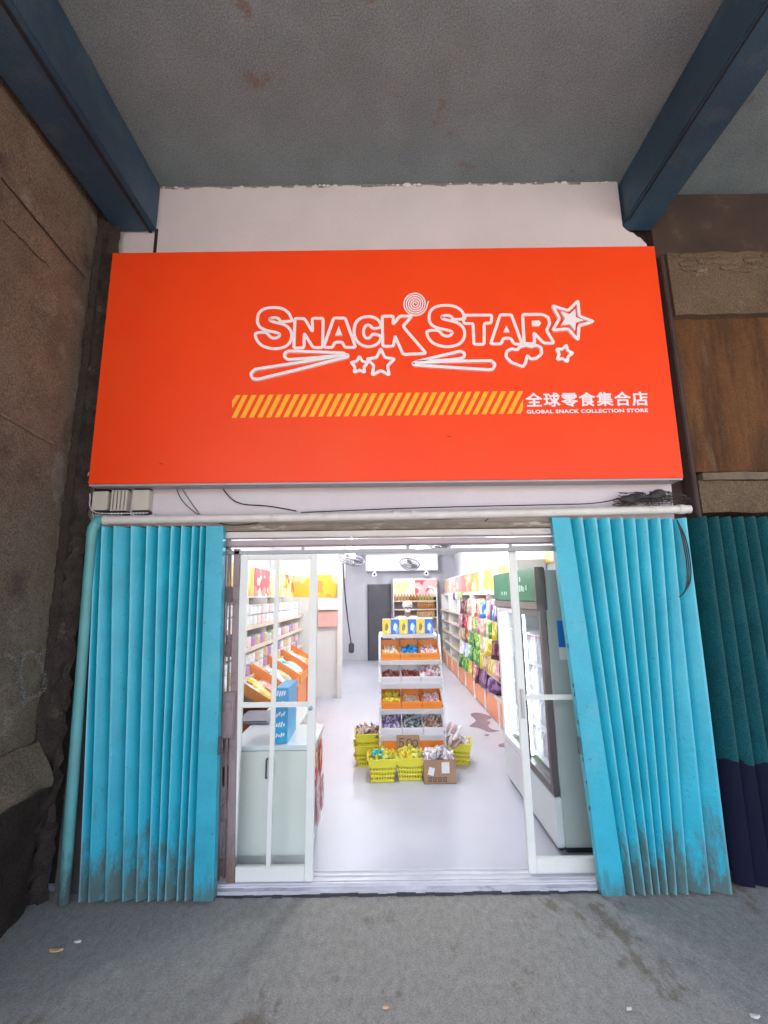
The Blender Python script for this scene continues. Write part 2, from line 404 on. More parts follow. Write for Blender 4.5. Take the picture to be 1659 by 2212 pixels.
def rag(x0, x1, z0, z1, y0, y1, amp=.012, n=16):
    top = [(x0 + (x1 - x0) * i / n, z1 + rnd.uniform(-amp, amp)) for i in range(n + 1)]; bot = [(x0 + (x1 - x0) * i / n, z0 + rnd.uniform(-amp, amp)) for i in range(n + 1)]
    return MB().prism(bot + top[::-1], y0, y1)
XE = 6.0
rag(nx - .05, XE, zt[1], zt[0] - .01, YN + .05, YN + .3, .004).build('upper_panel', drk, nb)
mb = rag(nx, XE, zt[2], zt[1], YN, YN + .3, .010, 40)
for i in range(60):
    mb.ball((rnd.uniform(nx + .05, XE - 2), YN - .002, zt[1] - .02 - rnd.random() * .16), rnd.uniform(.012, .045), 7, 5, (1.8, .35, .6))
mb.build('concrete_band', nbc, nb, smooth=40)
MB().box(nx + .02, XE, YN + .055, YN + .3, zt[3] + .005, zt[2] + .02).build('rusty_panel', rust, nb)
rag(nx + .02, XE, zt[4], zt[3] - .012, YN - .005, YN + .25, .006, 30).build('cement_lip', M('crumbled cement lip', (.14, .105, .07), .95, .35, 9, .9, 30), nb)
rag(nx, XE, zt[5], zt[4] - .002, YN + .015, YN + .3, .006, 24).build('lintel', nbc, nb)
MB().box(nx - .02, XE, YN + .2, YN + .3, 0, zt[5] - .01).build('back_wall', drk, nb)
MB().box(1.84, nx + .1, D + .16, D + .3, 0, CEIL - .004).build('dark_slot', M('dark slot shade', (.06, .035, .03), .9, .4, 5, .5), nb)  # shadow beside the sign, painted as a dark strip
MB().box(nx - .035, nx - .002, YN + .02, YN + .28, zt[6], zt[1]).build('edge_strip', M('dark slot shade', (.06, .035, .03)), nb, .006)

# ================================================================== SIGN
SY = D - .12
c4 = [P(x, y, SY) for x, y in ((243, 546), (1414, 531), (1477, 1032), (190, 1046))]
sg = thing('shop_sign', (0, SY, (c4[0].z + c4[2].z) / 2), 'large orange red shop sign board with white outlined lettering above the folding gates', 'sign')
sgm = M('orange red sign face', (.83, .056, .009), .42, .04, 2, .05, 3, spec=.22, stain=((.80, .075, .014), 1.4, .5, .2, .6))
pl = [(p.x, p.z) for p in c4]
MB().prism(pl, SY, D - .012).build('board', sgm, sg, .003)
e = .012
MB().prism([(pl[3][0] + .004, pl[3][1] - e), (pl[2][0] - .004, pl[2][1] - e), (pl[2][0] - .004, pl[2][1] - .001), (pl[3][0] + .004, pl[3][1] - .001)], SY + .006, D - .012).build('bottom_trim', M('grey metal trim', (.32, .31, .33), .4, .1, 9), sg)
lw_ = M('white sign vinyl', (.80, .70, .73), .5, .03)
A_ = lambda x, y: (980 + x / 2.183) / 1.8517
def cA(x, y): q = P((980 + x / 2.183) / 1.8517, (1140 + y / 2.183) / 1.8517, SY); return (q.x, q.z)
def cB(x, y): q = P((1600 + x / 2.0738) / 1.8517, (1140 + y / 2.0738) / 1.8517, SY); return (q.x, q.z)
def smooth2(pts, it=2):
    for _ in range(it):
        o = []
        for i in range(len(pts)):
            a, c = Vector(pts[i]), Vector(pts[(i + 1) % len(pts)]); o += [tuple(a * .75 + c * .25), tuple(a * .25 + c * .75)]
        pts = o
    return pts
def rnd_corner(pts, r):
    o = []
    for i in range(len(pts)):
        p = Vector(pts[i]); a = Vector(pts[i - 1]); c = Vector(pts[(i + 1) % len(pts)])
        da = (a - p); dc = (c - p); k = min(r, da.length * .4, dc.length * .4)
        p1 = p + da.normalized() * k; p2 = p + dc.normalized() * k
        o += [tuple(p1), tuple((p1 + p2) / 2 * .5 + p * .5), tuple(p2)]
    return o
LW = .0195
YA, YBk = SY - .003, SY + .002
S1 = [(108, 300), (118, 245), (165, 207), (250, 196), (330, 206), (385, 245), (408, 300), (412, 318), (360, 320), (308, 322), (300, 297), (265, 284), (222, 290), (214, 306), (230, 320), (300, 335), (355, 352), (398, 390), (410, 440), (402, 490), (368, 535), (300, 558), (225, 558), (150, 535), (105, 490), (88, 440), (95, 420), (150, 414), (193, 418), (222, 458), (260, 470), (297, 456), (306, 434), (285, 418), (200, 402), (140, 380), (112, 345)]
Nn = [(437, 295), (520, 295), (590, 412), (588, 293), (683, 293), (678, 549), (595, 549), (518, 425), (515, 551), (427, 553)]
Aa = [(775, 292), (875, 292), (967, 548), (872, 548), (850, 502), (785, 502), (765, 548), (686, 548)]
Cc = [(1186, 345), (1165, 308), (1120, 283), (1070, 278), (1008, 292), (965, 330), (950, 400), (960, 470), (1000, 520), (1062, 546), (1132, 535), (1178, 500), (1192, 445), (1112, 428), (1096, 462), (1068, 474), (1040, 455), (1033, 405), (1045, 365), (1075, 350), (1102, 365), (1115, 388), (1190, 376)]
Kk = [(1198, 277), (1295, 277), (1292, 350), (1352, 277), (1458, 277), (1378, 365), (1580, 602), (1380, 611), (1310, 450), (1296, 540), (1203, 540)]
Tt = [(525, 253), (760, 252), (756, 318), (697, 320), (697, 494), (612, 496), (605, 322), (528, 322)]
A2 = [(830, 250), (922, 250), (1012, 494), (945, 494), (917, 445), (855, 445), (838, 492), (750, 492)]
Rr = [(1015, 248), (1175, 248), (1228, 272), (1240, 325), (1212, 380), (1275, 486), (1190, 487), (1108, 400), (1115, 490), (1027, 490)]
def letter(pts, f, sm=False, r=.012, k=0):
    q = [f(*p) for p in pts]
    q = smooth2(q, 2) if sm else rnd_corner(q, r)
    MB().ring(q, LW, YA - k * .0012, YBk).build('letter', lw_, sg)
def fill(pts, f, name='letter_counter', mat=None, k=5):
    MB().prism([f(*p) for p in pts], YA - k * .0012, YBk).build(name, mat or lw_, sg)
letter(S1, cA, True, k=0); letter(Nn, cA, k=1); letter(Aa, cA, k=2); letter(Cc, cA, True, k=3); letter(Kk, cA, k=4)
fill([(820, 365), (852, 447), (788, 447)], cA)
S2 = [(220 + (x - 88) * 320 / 324, 168 + (y - 196) * 345 / 362) for x, y in S1]
letter(S2, cB, True, k=0); letter(Tt, cB, k=1); letter(A2, cB, k=2); letter(Rr, cB, k=3)
fill([(878, 340), (908, 398), (855, 398)], cB); fill([(1090, 303), (1150, 300), (1168, 324), (1150, 347), (1092, 347)], cB)
sp = []
for i in range(5 * 28 + 1):
    a = i / 28 * 2 * math.pi; r_ = 8 + 98 * i / 140
    sp.append(cA(1485 + r_ * math.cos(a - .1), 168 - r_ * math.sin(a - .1)))
sp.append(cA(1600, 150))
MB().ring(sp, .0085, YA - .003, YBk, False).build('lollipop_emblem', lw_, sg)
def star(cx, cy, r, a0, k=.5): return [(cx + (r if i % 2 == 0 else r * k) * math.sin(a0 + i * math.pi / 5), cy - (r if i % 2 == 0 else r * k) * math.cos(a0 + i * math.pi / 5)) for i in range(10)]
def emb(pts, f, name, sm=False, wd=LW, k=6): q = [f(*p) for p in pts]; MB().ring(smooth2(q, 2) if sm else rnd_corner(q, .012), wd, YA - k * .0012, YBk).build(name, lw_, sg)
emb(star(1000, 708, 80, 0), cA, 'star_emblem', k=7); emb(star(1185, 692, 128, 0, .48), cA, 'star_emblem', k=8)
bs = [(1470, 140), (1480, 268), (1598, 312), (1478, 345), (1470, 465), (1388, 372), (1260, 385), (1318, 287), (1258, 182), (1388, 222)]
emb(bs, cB, 'star_emblem', k=9); fill([(1415 + (x - 1415) * .56, 292 + (y - 292) * .56) for x, y in bs], cB, 'star_emblem', k=10)
emb(star(1355, 578, 76, .25), cB, 'star_emblem', k=8)
emb([(862, 602), (600, 592), (385, 584), (352, 600), (345, 635), (375, 660), (640, 642), (880, 618)], cA, 'chopstick_emblem', k=9)
emb([(895, 616), (500, 682), (90, 745), (55, 780), (68, 825), (110, 834), (500, 738), (905, 634)], cA, 'chopstick_emblem', k=10)
emb([(120, 648), (300, 604), (500, 556), (535, 575), (528, 612), (420, 628)], cB, 'chopstick_emblem', k=9)
emb([(105, 655), (420, 642), (755, 636), (786, 668), (765, 710), (720, 711), (420, 692), (110, 672)], cB, 'chopstick_emblem', k=10)
emb([(1015, 685), (920, 650), (875, 605), (880, 555), (925, 535), (968, 550), (985, 520), (1040, 508), (1085, 522), (1120, 505), (1165, 525), (1172, 575), (1130, 615), (1075, 622), (1050, 590), (1035, 660)], cB, 'heart_emblem', k=8)
def sp_(x, y): q = P(x / 1.8517, y / 1.8517, SY); return (q.x, q.z)
mb = MB(); n = 34; yel = M('yellow sign vinyl', (.85, .37, .008), .5, .04)
for i in range(n):
    t = i / n; xb = 927 + 34.4 * i; dyt = -17.0 * (xb - 927) / 1165
    q = [(xb, 1672 + dyt), (xb + 19, 1672 + dyt), (xb + 19 + 46, 1581 + dyt), (xb + 46, 1581 + dyt)]
    if xb > 2075: continue
    if xb + 65 > 2092:   # the last stripes are cut by the end of the band
        k = (2092 - xb - 19) / 46; k2 = (2092 - xb) / 46
        q = [(xb, 1672 + dyt), (xb + 19, 1672 + dyt), (2092, 1672 + dyt - 91 * max(0, k))] + ([(2092, 1581 + dyt), (xb + 46, 1581 + dyt)] if k2 > 1 else [(2092, 1672 + dyt - 91 * k2)])
    mb.prism([sp_(*p) for p in q], YA, YBk)
mb.prism([sp_(*p) for p in ((929, 1604), (945, 1581), (963, 1581), (929, 1634))], YA, YBk)
mb.build('stripe_band', yel, sg)
def text(s, x0, x1, y0, y1, name, parent, mat, Yp, off=0, wide=None, zrot=0, ext=.0015, bold=0):
    """writing as a flat raised mesh; the pixel box (photo px) gives its place on the plane y = Yp."""
    a = P(x0 / 1.8517, y1 / 1.8517, Yp); c = P(x1 / 1.8517, y0 / 1.8517, Yp)
    cu = bpy.data.curves.new(name, 'FONT'); cu.body = s; cu.size = 1; cu.extrude = 0; cu.offset = off; cu.resolution_u = 3
    if wide: cu.space_character = wide
    to = bpy.data.objects.new('t', cu); col.objects.link(to)
    bpy.context.view_layer.update()
    me = bpy.data.meshes.new_from_object(to.evaluated_get(bpy.context.evaluated_depsgraph_get()))
    bpy.data.objects.remove(to)
    xs = [v.co.x for v in me.vertices]; ys_ = [v.co.y for v in me.vertices]
    sx = (c.x - a.x) / (max(xs) - min(xs)); sz = (c.z - a.z) / (max(ys_) - min(ys_))
    r = parent
    while r.parent: r = r.parent
    o_ = ORG[r.name]; slope = math.tan(zrot)
    for v in me.vertices:
        X = a.x + (v.co.x - min(xs)) * sx
        v.co = Vector((X, Yp - ext, a.z + (v.co.y - min(ys_)) * sz + (X - a.x) * slope)) - o_
    if bold:   # a heavier weight: the same glyphs laid again a hair sideways
        bw2 = (c.z - a.z) * bold; vs = [v.co.copy() for v in me.vertices]; fs = [tuple(p.vertices) for p in me.polygons]; mb = MB()
        for i, (ox, oz) in enumerate(((0, 0), (-1, 0), (1, 0), (0, .8), (0, -.8), (-.8, -.6), (.8, .6), (-.8, .6), (.8, -.6))): mb.add([v + Vector((ox * bw2, -.00012 * i, oz * bw2)) for v in vs], fs)
        me = bpy.data.meshes.new(name); me.from_pydata(mb.v, [], mb.f)
    me.materials.clear(); me.materials.append(mat)
    o = bpy.data.objects.new(name, me); col.objects.link(o); o.parent = parent; return o
text('全球零食集合店', 2106, 2586, 1567, 1628, 'chinese_lettering', sg, lw_, SY, 0, 1.12, bold=.030)
text('GLOBAL SNACK COLLECTION STORE', 2107, 2590, 1634, 1655, 'caption_lettering', sg, lw_, SY, .035, 1.08)
for x, y in ((970, 943), (348, 1002)): q = P(x, y, SY); MB().ball((q.x, SY - .001, q.z), .008, 6, 4, (1.6, .2, .4)).build('scuff_mark', M('rust scuff', (.25, .03, .01), .8), sg)

# ================================================================== PIPES, BOXES, WIRES ON THE FRONT
pv = M('cream pvc pipe', (.62, .56, .52), .4, .12, 8, stain=((.33, .28, .24), 5, .58, .15, .7))
tq = M('teal painted pipe', (.10, .34, .34), .45, .2, 4, .15, stain=((.16, .27, .24), 3, .5, .2, .8), grime=((.06, .055, .045), .6, .85))
PYp = D - .075
a = P(222, 1124, PYp); c = P(1490, 1100, PYp); PR = .026
pp = thing('drain_pipe', (a.x, PYp, 0), 'long pipe running cream above the gates and turning down teal at the left', 'pipe')
MB().tube([a.lerp(c, t / 12) + Vector((0, 0, -.006 * math.sin(t / 12 * math.pi))) for t in range(13)], PR, 14).build('level_pipe', pv, pp, smooth=40)
for t in (.004, .085, .50, .53, .985):
    p = a.lerp(c, t); MB().tube([p + Vector((-.018, 0, 0)), p + Vector((.018, 0, 0))], PR + .004, 14).build('pipe_collar', pv, pp, smooth=40)
eb = P(200, 1140, PYp); fo = P(140, 1925, PYp); fo.z = .01
MB().tube([Vector((a.x + .01, PYp, a.z)), Vector((a.x - .03, PYp, a.z - .002)), Vector((eb.x + .022, PYp, a.z - .016)), Vector((eb.x + .004, PYp, a.z - .05)), Vector((eb.x, PYp, a.z - .10))], .032, 14).build('elbow', tq, pp, smooth=50)
dn = [Vector((eb.x, PYp, a.z - .09)).lerp(fo, t / 14) for t in range(15)]
MB().tube(dn, .029, 14).build('down_pipe', tq, pp, smooth=40)
# strips over the door opening
ls = thing('door_lintel', (0, D - .02, hz), 'peeling cream and dirt brown lintel strip above the shop door', 'lintel')
z1, z2, z3, z4, z5 = [Zf(y, D - .03) for y in (1131, 1144, 1158, 1161, 1174)]
lx_, rx_ = Xf(486, 1140, D), Xf(1200, 1140, D)
MB().box(lx_ - .02, rx_ + .02, D - .05, D + .05, z2, z1 + .002).build('rotten_rail', M('dirty rail', (.21, .165, .125), .9, .35, 9, .5, stain=((.45, .40, .37), 6, .55, .1, .8), stretch=(1, 1, 4)), ls, .004)
MB().box(lx_ - .02, rx_ + .02, D - .03, D + .05, z3, z2 - .003).build('cream_board', M('peeling cream paint', (.60, .53, .50), .6, .12, 5, .3, stain=((.22, .17, .15), 7, .63, .05, .8), stretch=(.6, 1, 3)), ls, .004)
hm = M('dusty pink grey steel', (.37, .29, .30), .5, .1, 6)
MB().box(lx_ - .02, rx_ + .02, D + .01, DOORY + .06, z5, z3 - .012).build('steel_header', hm, ls, .003)
mb = MB(); zb = Zf(1190, DOORY)
MB().box(lx_, rx_, DOORY - .02, DOORY + .02, zb - .012, zb + .010).build('door_track', M('grey track', (.34, .33, .34), .45, .12, 9), ls)
for px in (655, 880, 1102): x = Xf(px, 1182, DOORY); mb.box(x - .009, x + .009, DOORY - .008, DOORY + .008, zb + .010, z5 + .01)
mb.build('track_hanger', MATS['grey track'], ls)

sv = M('silver power supply case', (.52, .47, .40), .42, .08, 12)
bl = M('black plastic', (.012, .012, .014), .5, .1)
for i, (x0, x1, y0, y1, lb) in enumerate(((196, 234, 1061, 1102, 'silver power supply box under the sign corner, leftmost of three'), (237, 276, 1058, 1103, 'ribbed silver power supply box in the middle of the three under the sign'),
                                       (284, 323, 1058, 1102, 'separate silver power supply box, rightmost of the three under the sign'))):
    p0 = P(x0, y1, D - .05); p1 = P(x1, y0, D - .05)
    t = thing('power_supply', ((p0.x + p1.x) / 2, D - .03, p0.z), lb, 'power supply', 'power supplies under the sign')
    mb = MB().box(p0.x, p1.x, D - .05, D - .002, p0.z, p1.z)
    if i == 1:
        for k in range(4): x = p0.x + (p1.x - p0.x) * (.15 + .23 * k); mb.box(x, x + .004, D - .054, D - .05, p0.z + .004, p1.z - .004)
    mb.build('case', sv, t, .003)
    MB().box(p0.x + .002, p1.x + .004, D - .047, D - .003, p0.z - .022, p0.z - .001).build('terminal_strip', bl, t, .002)
    MB().box(p0.x + .003, p1.x - .003, D - .044, D - .003, p1.z + .001, p1.z + .02).build('end_cap', bl, t, .002)
    w0 = MB()
    for k in range(4):
        x = p0.x + (p1.x - p0.x) * (k + .6) / 5; w0.tube([(x, D - .045, p0.z - .012), (x + .004, D - .052, p0.z - .03), (x + rnd.uniform(.0, .03), D - .045, p0.z - .045)], .0022, 5)
    w0.build('wire', M('pale wire', (.6, .58, .55), .5), t)
def wire(name, pts, r, mat, label, Y=D - .012, group=None, k=3):
    q = [P(x, y, Y + (0 if len(p) < 3 else p[2])) for p in pts for x, y in [p[:2]]]
    for _ in range(k):
        o = [q[0]]
        for u, v in zip(q, q[1:]): o += [u * .75 + v * .25, u * .25 + v * .75]
        q = o + [q[-1]]
    return tag(MB().tube(q, r, 6).build(name, mat, smooth=60), label, 'cable', group)
gw = M('grey cable', (.10, .09, .10), .5); pw = M('pale wire', (.6, .58, .55)); bw = M('black cable', (.012, .011, .012), .5, .1)
wire('cable', [(378, 1046), (390, 1080), (418, 1105), (430, 1113)], .0028, gw, 'thin dark cable hanging down the strip below the sign, leftmost loop')
wire('cable', [(387, 1046), (405, 1075), (432, 1112)], .0028, gw, 'thin dark cable crossing beside the leftmost loop below the sign')
wire('cable', [(475, 1046), (495, 1075), (520, 1090), (570, 1092), (600, 1096), (640, 1104)], .0036, bw, 'curved black cable swooping from the sign edge to the cream pipe')
wire('cable', [(192, 1020), (187, 1040), (196, 1070), (192, 1095), (204, 1108), (230, 1110), (320, 1108)], .0035, pw, 'pale wire looping round the lower left sign corner', D - .058)
wire('cable', [(470, 1128), (490, 1135), (530, 1134), (560, 1128)], .003, bw, 'short black cable sagging under the pipe above the left gate', D - .05)
wire('cable', [(860, 1118), (920, 1122), (975, 1121), (1010, 1117)], .003, bw, 'thin black cable sagging below the pipe over the door middle', D - .03)
wire('cable', [(1062, 1113), (1050, 1124), (1040, 1135)], .003, bw, 'short slanted black wire end below the pipe right of the middle', D - .03)
wire('cable', [(650, 1107), (840, 1099), (1010, 1094), (1200, 1090), (1290, 1088), (1345, 1075)], .0035, bw, 'long dark cable lying along the top of the cream pipe', D - .05)
# tangle of wires at the right end
t = thing('wire_tangle', P(1410, 1075, D - .05), 'matted tangle of dark wires heaped on the pipe at the right end', 'wires')
mb = MB()
for i in range(34):
    q = []; cx, cy = rnd.uniform(1350, 1470), rnd.uniform(1064, 1088)
    for k in range(7):
        q.append(P(min(1492, cx + rnd.uniform(-34, 34)), cy + rnd.uniform(-9, 8) - (10 if cx > 1410 and rnd.random() < .12 else 0), D - .03 + rnd.uniform(-.05, .02)))
    for _ in range(2):
        o = [q[0]]
        for u, v in zip(q, q[1:]): o += [u * .75 + v * .25, u * .25 + v * .75]
        q = o + [q[-1]]
    mb.tube(q, rnd.uniform(.0015, .003), 5)
mb.build('thin_wires', M('dull dark wire', (.035, .028, .027), .7, .2), t)
mb = MB()
for k in range(9):
    q = P(1352 + k * 9, 1080 - k * 1.6 + rnd.uniform(-3, 3), D - .05); mb.ball(q, .034, 8, 6, (1.3, .6, .55 + .25 * math.sin(k)))
mb.build('matted_core', M('dull dark wire', (.035, .028, .027)), t, smooth=70)
mb = MB()
for off in (0, 4, -4):
    q = [P(x + off * s, y, D - .10) for x, y, s in ((1462, 1122, 0), (1478, 1160, 1), (1488, 1215, 1), (1489, 1255, 1), (1480, 1278, 0), (1468, 1290, 0))]
    for _ in range(2):
        o = [q[0]]
        for u, v in zip(q, q[1:]): o += [u * .75 + v * .25, u * .25 + v * .75]
        q = o + [q[-1]]
    mb.tube(q, .0035, 6)
tag(mb.build('hanging_cable', bw, smooth=60), 'loose black cable loop hanging down over the right teal gate', 'cable')

# ================================================================== FOLDING GATES
def fold_gate(name, tops, bots, ytop, ybot, mat, label, side, Y0=D - .04, dep=.07, flange=None, z0=.012, lean=None):
    """Corrugated steel leaf: ridge positions measured along the top and bottom; every fold bows out towards the street."""
    t = thing(name, (P(sum(tops) / len(tops), ytop, Y0).x, Y0, 0), label, 'folding gate', 'teal folding steel gates along the walkway')
    mb = MB(); NZ = 24; prof = []
    for k in range(len(tops) - 1):
        seg = [(0, 1), (.05, .86), (.2, .62), (.4, .36), (.6, .16), (.78, .04), (.9, 0), (.965, .06), (.995, .45)] if side > 0 else [(0, .45), (.035, .06), (.1, 0), (.22, .04), (.4, .16), (.6, .36), (.8, .62), (.95, .86), (.999, 1)]
        prof += [(k, a, d) for a, d in seg]
    prof.append((len(tops) - 1, 0, 1))
    vs = []
    for j in range(NZ + 1):
        s = j / NZ
        for k, a, d in prof:
            k2 = min(k + 1, len(tops) - 1)
            T = P(tops[k] + (tops[k2] - tops[k]) * a, ytop, Y0); B = P(bots[k] + (bots[k2] - bots[k]) * a, ybot, Y0)
            B.z = z0; q = T.lerp(B, s)
            q.y = Y0 - dep / 2 + dep * (1.4 - .7 * s ** 3) * d * (.95 + .1 * math.sin(k * 2.3 + s * 3)) + .0015 * math.sin(s * 9 + k * 1.7)
            q.x += .0012 * math.sin(s * 6 + k * 2.1) * (0 < k < len(tops) - 1)
            if j == 0: q.z += (-.010 * d)
            vs.append(q)
    W = len(prof)
    mb.add(vs, [(j * W + i, j * W + i + 1, (j + 1) * W + i + 1, (j + 1) * W + i) for j in range(NZ) for i in range(W - 1)])
    o = mb.build('corrugated_leaf', mat, t, smooth=38); fmat = M('teal stile paint', (.030, .36, .47), .4, .14, 6, .2, 40, fine=.05, stain=((.16, .42, .46), 2.2, .54, .2, .5), stain2=((.05, .12, .14), 34, .655, .03, .8), grime=((.085, .09, .065), .3, .7))
    if flange:
        x0t, x1t, x0b, x1b = flange
        T0, T1, B0, B1 = P(x0t, ytop, Y0), P(x1t, ytop, Y0), P(x0b, ybot, Y0), P(x1b, ybot, Y0)
        B0.z = B1.z = z0; fb = MB(); n = 20; vs = []
        for j in range(n + 1):
            s = j / n
            for p, dy in ((T0.lerp(B0, s), .05), (T0.lerp(B0, s), 0), (T1.lerp(B1, s), 0), (T1.lerp(B1, s), .05)):
                vs.append((p.x, Y0 - dep / 2 - .004 + dy, p.z))
        fb.add(vs, [(j * 4 + i, j * 4 + i + 1, j * 4 + 5 + i, j * 4 + 4 + i) for j in range(n) for i in range(3)])
        fb.build('end_stile', fmat, t, smooth=30)
    return t
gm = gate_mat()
lt = [212, 224, 250, 287, 320, 346, 373, 395, 419, 436, 451]; lb = [178, 198, 234, 270, 299, 326, 346, 360, 387, 404, 425]
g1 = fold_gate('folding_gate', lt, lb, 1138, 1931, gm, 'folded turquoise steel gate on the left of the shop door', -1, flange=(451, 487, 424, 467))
def gate_x(px0, py0, px1, py1): return
hd = M('dark latch metal', (.05, .09, .10), .5, .2)
def hasp(t, px, py, h, w=9):
    q = P(px, py, D - .08); MB().box(q.x - w / 970 * 1.4, q.x + w / 970 * 1.4, D - .095, D - .07, q.z - h, q.z + h).build('hasp', hd, t, .004)
hasp(g1, 474, 1610, .05, 4)
rt_t = [1225, 1255, 1285, 1313, 1341, 1367, 1394, 1421, 1446, 1478]; rb = [1343, 1366, 1388, 1405, 1420, 1436, 1456, 1480, 1528, 1575]
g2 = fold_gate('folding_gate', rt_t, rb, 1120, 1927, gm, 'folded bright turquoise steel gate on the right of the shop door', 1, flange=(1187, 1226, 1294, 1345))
hasp(g2, 1251, 1610, .045, 5)
mb = MB()
for py in (1395, 1480, 1500, 1560, 1640, 1690, 1745):
    s = (py - 1120) / 807; q = P(1189 + 107 * s, py, D - .08); MB().ball((q.x + .004, D - .083, q.z), rnd.uniform(.006, .012), 6, 4, (.6, .3, 1.6)).build('paint_chip', hd, g2)
nm = M('dark teal gate paint', (.003, .058, .070), .75, .25, 5, .3, 40, spec=.15, fine=.3, ridge_light=((.05, .11, .10), .52, .62, .8), stain=((.004, .085, .080), 3, .56, .15, .5))
# painted navy lower part of the neighbour's gate: a real two-colour paint job with a ragged line
t_ = nm.node_tree; b_ = t_.nodes['Principled BSDF']; src_ = b_.inputs['Base Color'].links[0].from_socket
gp = nn(t_, 'ShaderNodeNewGeometry'); sx_ = nn(t_, 'ShaderNodeSeparateXYZ'); t_.links.new(gp.outputs['Position'], sx_.inputs[0])
nz = nn(t_, 'ShaderNodeTexNoise'); nz.inputs['Scale'].default_value = 9; t_.links.new(gp.outputs['Position'], nz.inputs['Vector'])
ma = nn(t_, 'ShaderNodeMath', operation='MULTIPLY_ADD'); ma.inputs[1].default_value = .12; t_.links.new(nz.outputs['Fac'], ma.inputs[0]); t_.links.new(sx_.outputs[2], ma.inputs[2])
lt_ = nn(t_, 'ShaderNodeMath', operation='LESS_THAN'); lt_.inputs[1].default_value = Zf(1645, D, 1590) + .06; t_.links.new(ma.outputs[0], lt_.inputs[0])
mx_ = nn(t_, 'ShaderNodeMix', data_type='RGBA'); mx_.inputs[7].default_value = (.006, .007, .022, 1)
t_.links.new(lt_.outputs[0], mx_.inputs[0]); t_.links.new(src_, mx_.inputs[6]); t_.links.new(mx_.outputs[2], b_.inputs['Base Color'])
nt_ = [1494 + 26 * k for k in range(12)]; nbm = [1590 + 36 * k for k in range(12)]
g3 = fold_gate('folding_gate', nt_, nbm, 1117, 1925, nm, 'dark teal and navy painted steel gate of the neighbouring front, far right', 1, Y0=D + .01)

# brown scissor gate stub left of the door
sm_ = M('brown steel paint', (.27, .195, .195), .55, .2, 6, .3, 40, stain=((.10, .06, .04), 5, .56, .1, .7), grime=((.14, .085, .05), .55, .8))
SYg = D + .04
sgz = thing('scissor_gate', (Xf(500, 1900, SYg), SYg, 0), 'folded brown steel scissor gate with lattice slits beside the left turquoise gate', 'gate')
def bar(px0, px1, qx0, qx1, y0, y1, dy=0, th=.02, nm_='upright'):
    T0, T1, B0, B1 = P(px0, y0, SYg), P(px1, y0, SYg), P(qx0, y1, SYg), P(qx1, y1, SYg)
    mb = MB(); vs = [Vector((p.x, SYg + dy + d, p.z)) for d in (0, th) for p in (T0, T1, B1, B0)]
    mb.add(vs, [(0, 1, 2, 3), (7, 6, 5, 4), (0, 4, 5, 1), (1, 5, 6, 2), (2, 6, 7, 3), (3, 7, 4, 0)])
    return mb.build(nm_, sm_, sgz, .003)
bar(506, 519, 489, 508, 1186, 1908, -.01, .03); bar(497, 500, 479, 484, 1186, 1900, .0, .02); bar(486, 490, 467, 472, 1186, 1905, .0, .02)
for k in range(6):
    y0 = 1225 + k * 118; s0 = (y0 - 1186) / 720
    xo = -19 * s0
    for a0, a1 in ((488, 498), (499, 508)):
        mb = MB()
        for u, v in (((a0 + xo, y0 + 42), ((a0 + a1) / 2 + xo, y0 + 58)), ((a1 + xo, y0 + 42), ((a0 + a1) / 2 + xo, y0 + 58)), (((a0 + a1) / 2 + xo, y0 + 56), (a0 + xo - 1, y0 + 76)), (((a0 + a1) / 2 + xo, y0 + 56), (a1 + xo - 1, y0 + 76))):
            mb.tube([P(*u, SYg + .012), P(*v, SYg + .012)], .011, 5)
        mb.box(P((a0 + a1) / 2 + xo, y0 + 57, SYg).x - .018, P((a0 + a1) / 2 + xo, y0 + 57, SYg).x + .018, SYg + .008, SYg + .014, P(500, y0 + 66, SYg).z, P(500, y0 + 48, SYg).z)
        mb.build('lattice_link', sm_, sgz)
p0 = P(479, 1592, SYg); p1 = P(512, 1492, SYg)
MB().box(p0.x, p1.x, SYg - .035, SYg - .012, p0.z, p1.z).build('lock_plate', sm_, sgz, .006)
q = P(497, 1522, SYg); MB().box(q.x - .022, q.x + .022, SYg - .045, SYg - .034, q.z - .03, q.z + .025).build('lock_case', sm_, sgz, .004)

# ================================================================== SLIDING DOORS
al = M('white aluminium', (.72, .71, .66), .4, .05, 8)
gl = glass('door glass', (.97, .985, .98))
def door(name, label, xs_t, xs_b, ytop, ymid, ybot, mid_x, DOORY):
    """xs: pixel x of left and right outer edges at the top and the bottom"""
    cx = P((xs_b[0] + xs_b[1]) / 2, ybot, DOORY).x
    t = thing(name, (cx, DOORY, FZ), label, 'glass door', 'sliding glass doors of the shop')
    xl, xr = P(xs_b[0], ybot, DOORY).x, P(xs_b[1], ybot, DOORY).x
    zt_, zb_ = Zf(ytop, DOORY), FZ + .012
    zm0, zm1 = [P(mid_x, y, DOORY).z for y in ymid]
    st = .046
    d0, d1 = DOORY - .016, DOORY + .016
    MB().box(xl, xl + st, d0, d1, zb_, zt_).build('stile', al, t, .003)
    MB().box(xr - st, xr, d0, d1, zb_, zt_).build('stile', al, t, .003)
    zr = zb_ + .075
    MB().box(xl + st + .001, xr - st - .001, d0 + .002, d1 - .002, zb_, zr).build('bottom_rail', al, t, .003)
    MB().box(xl + st + .001, xr - st - .001, d0 + .002, d1 - .002, zt_ - .03, zt_).build('top_rail', al, t, .003)
    MB().box(xl + st + .001, xr - st - .001, d0 + .002, d1 - .002, zm1, zm0).build('mid_rail', al, t, .003)
    MB().box(xl + st, xr - st, DOORY - .003, DOORY + .003, zr, zt_ - .03).build('glass_pane', gl, t)
    return t, xl, xr, zr, zt_
DOORY2 = D + .10
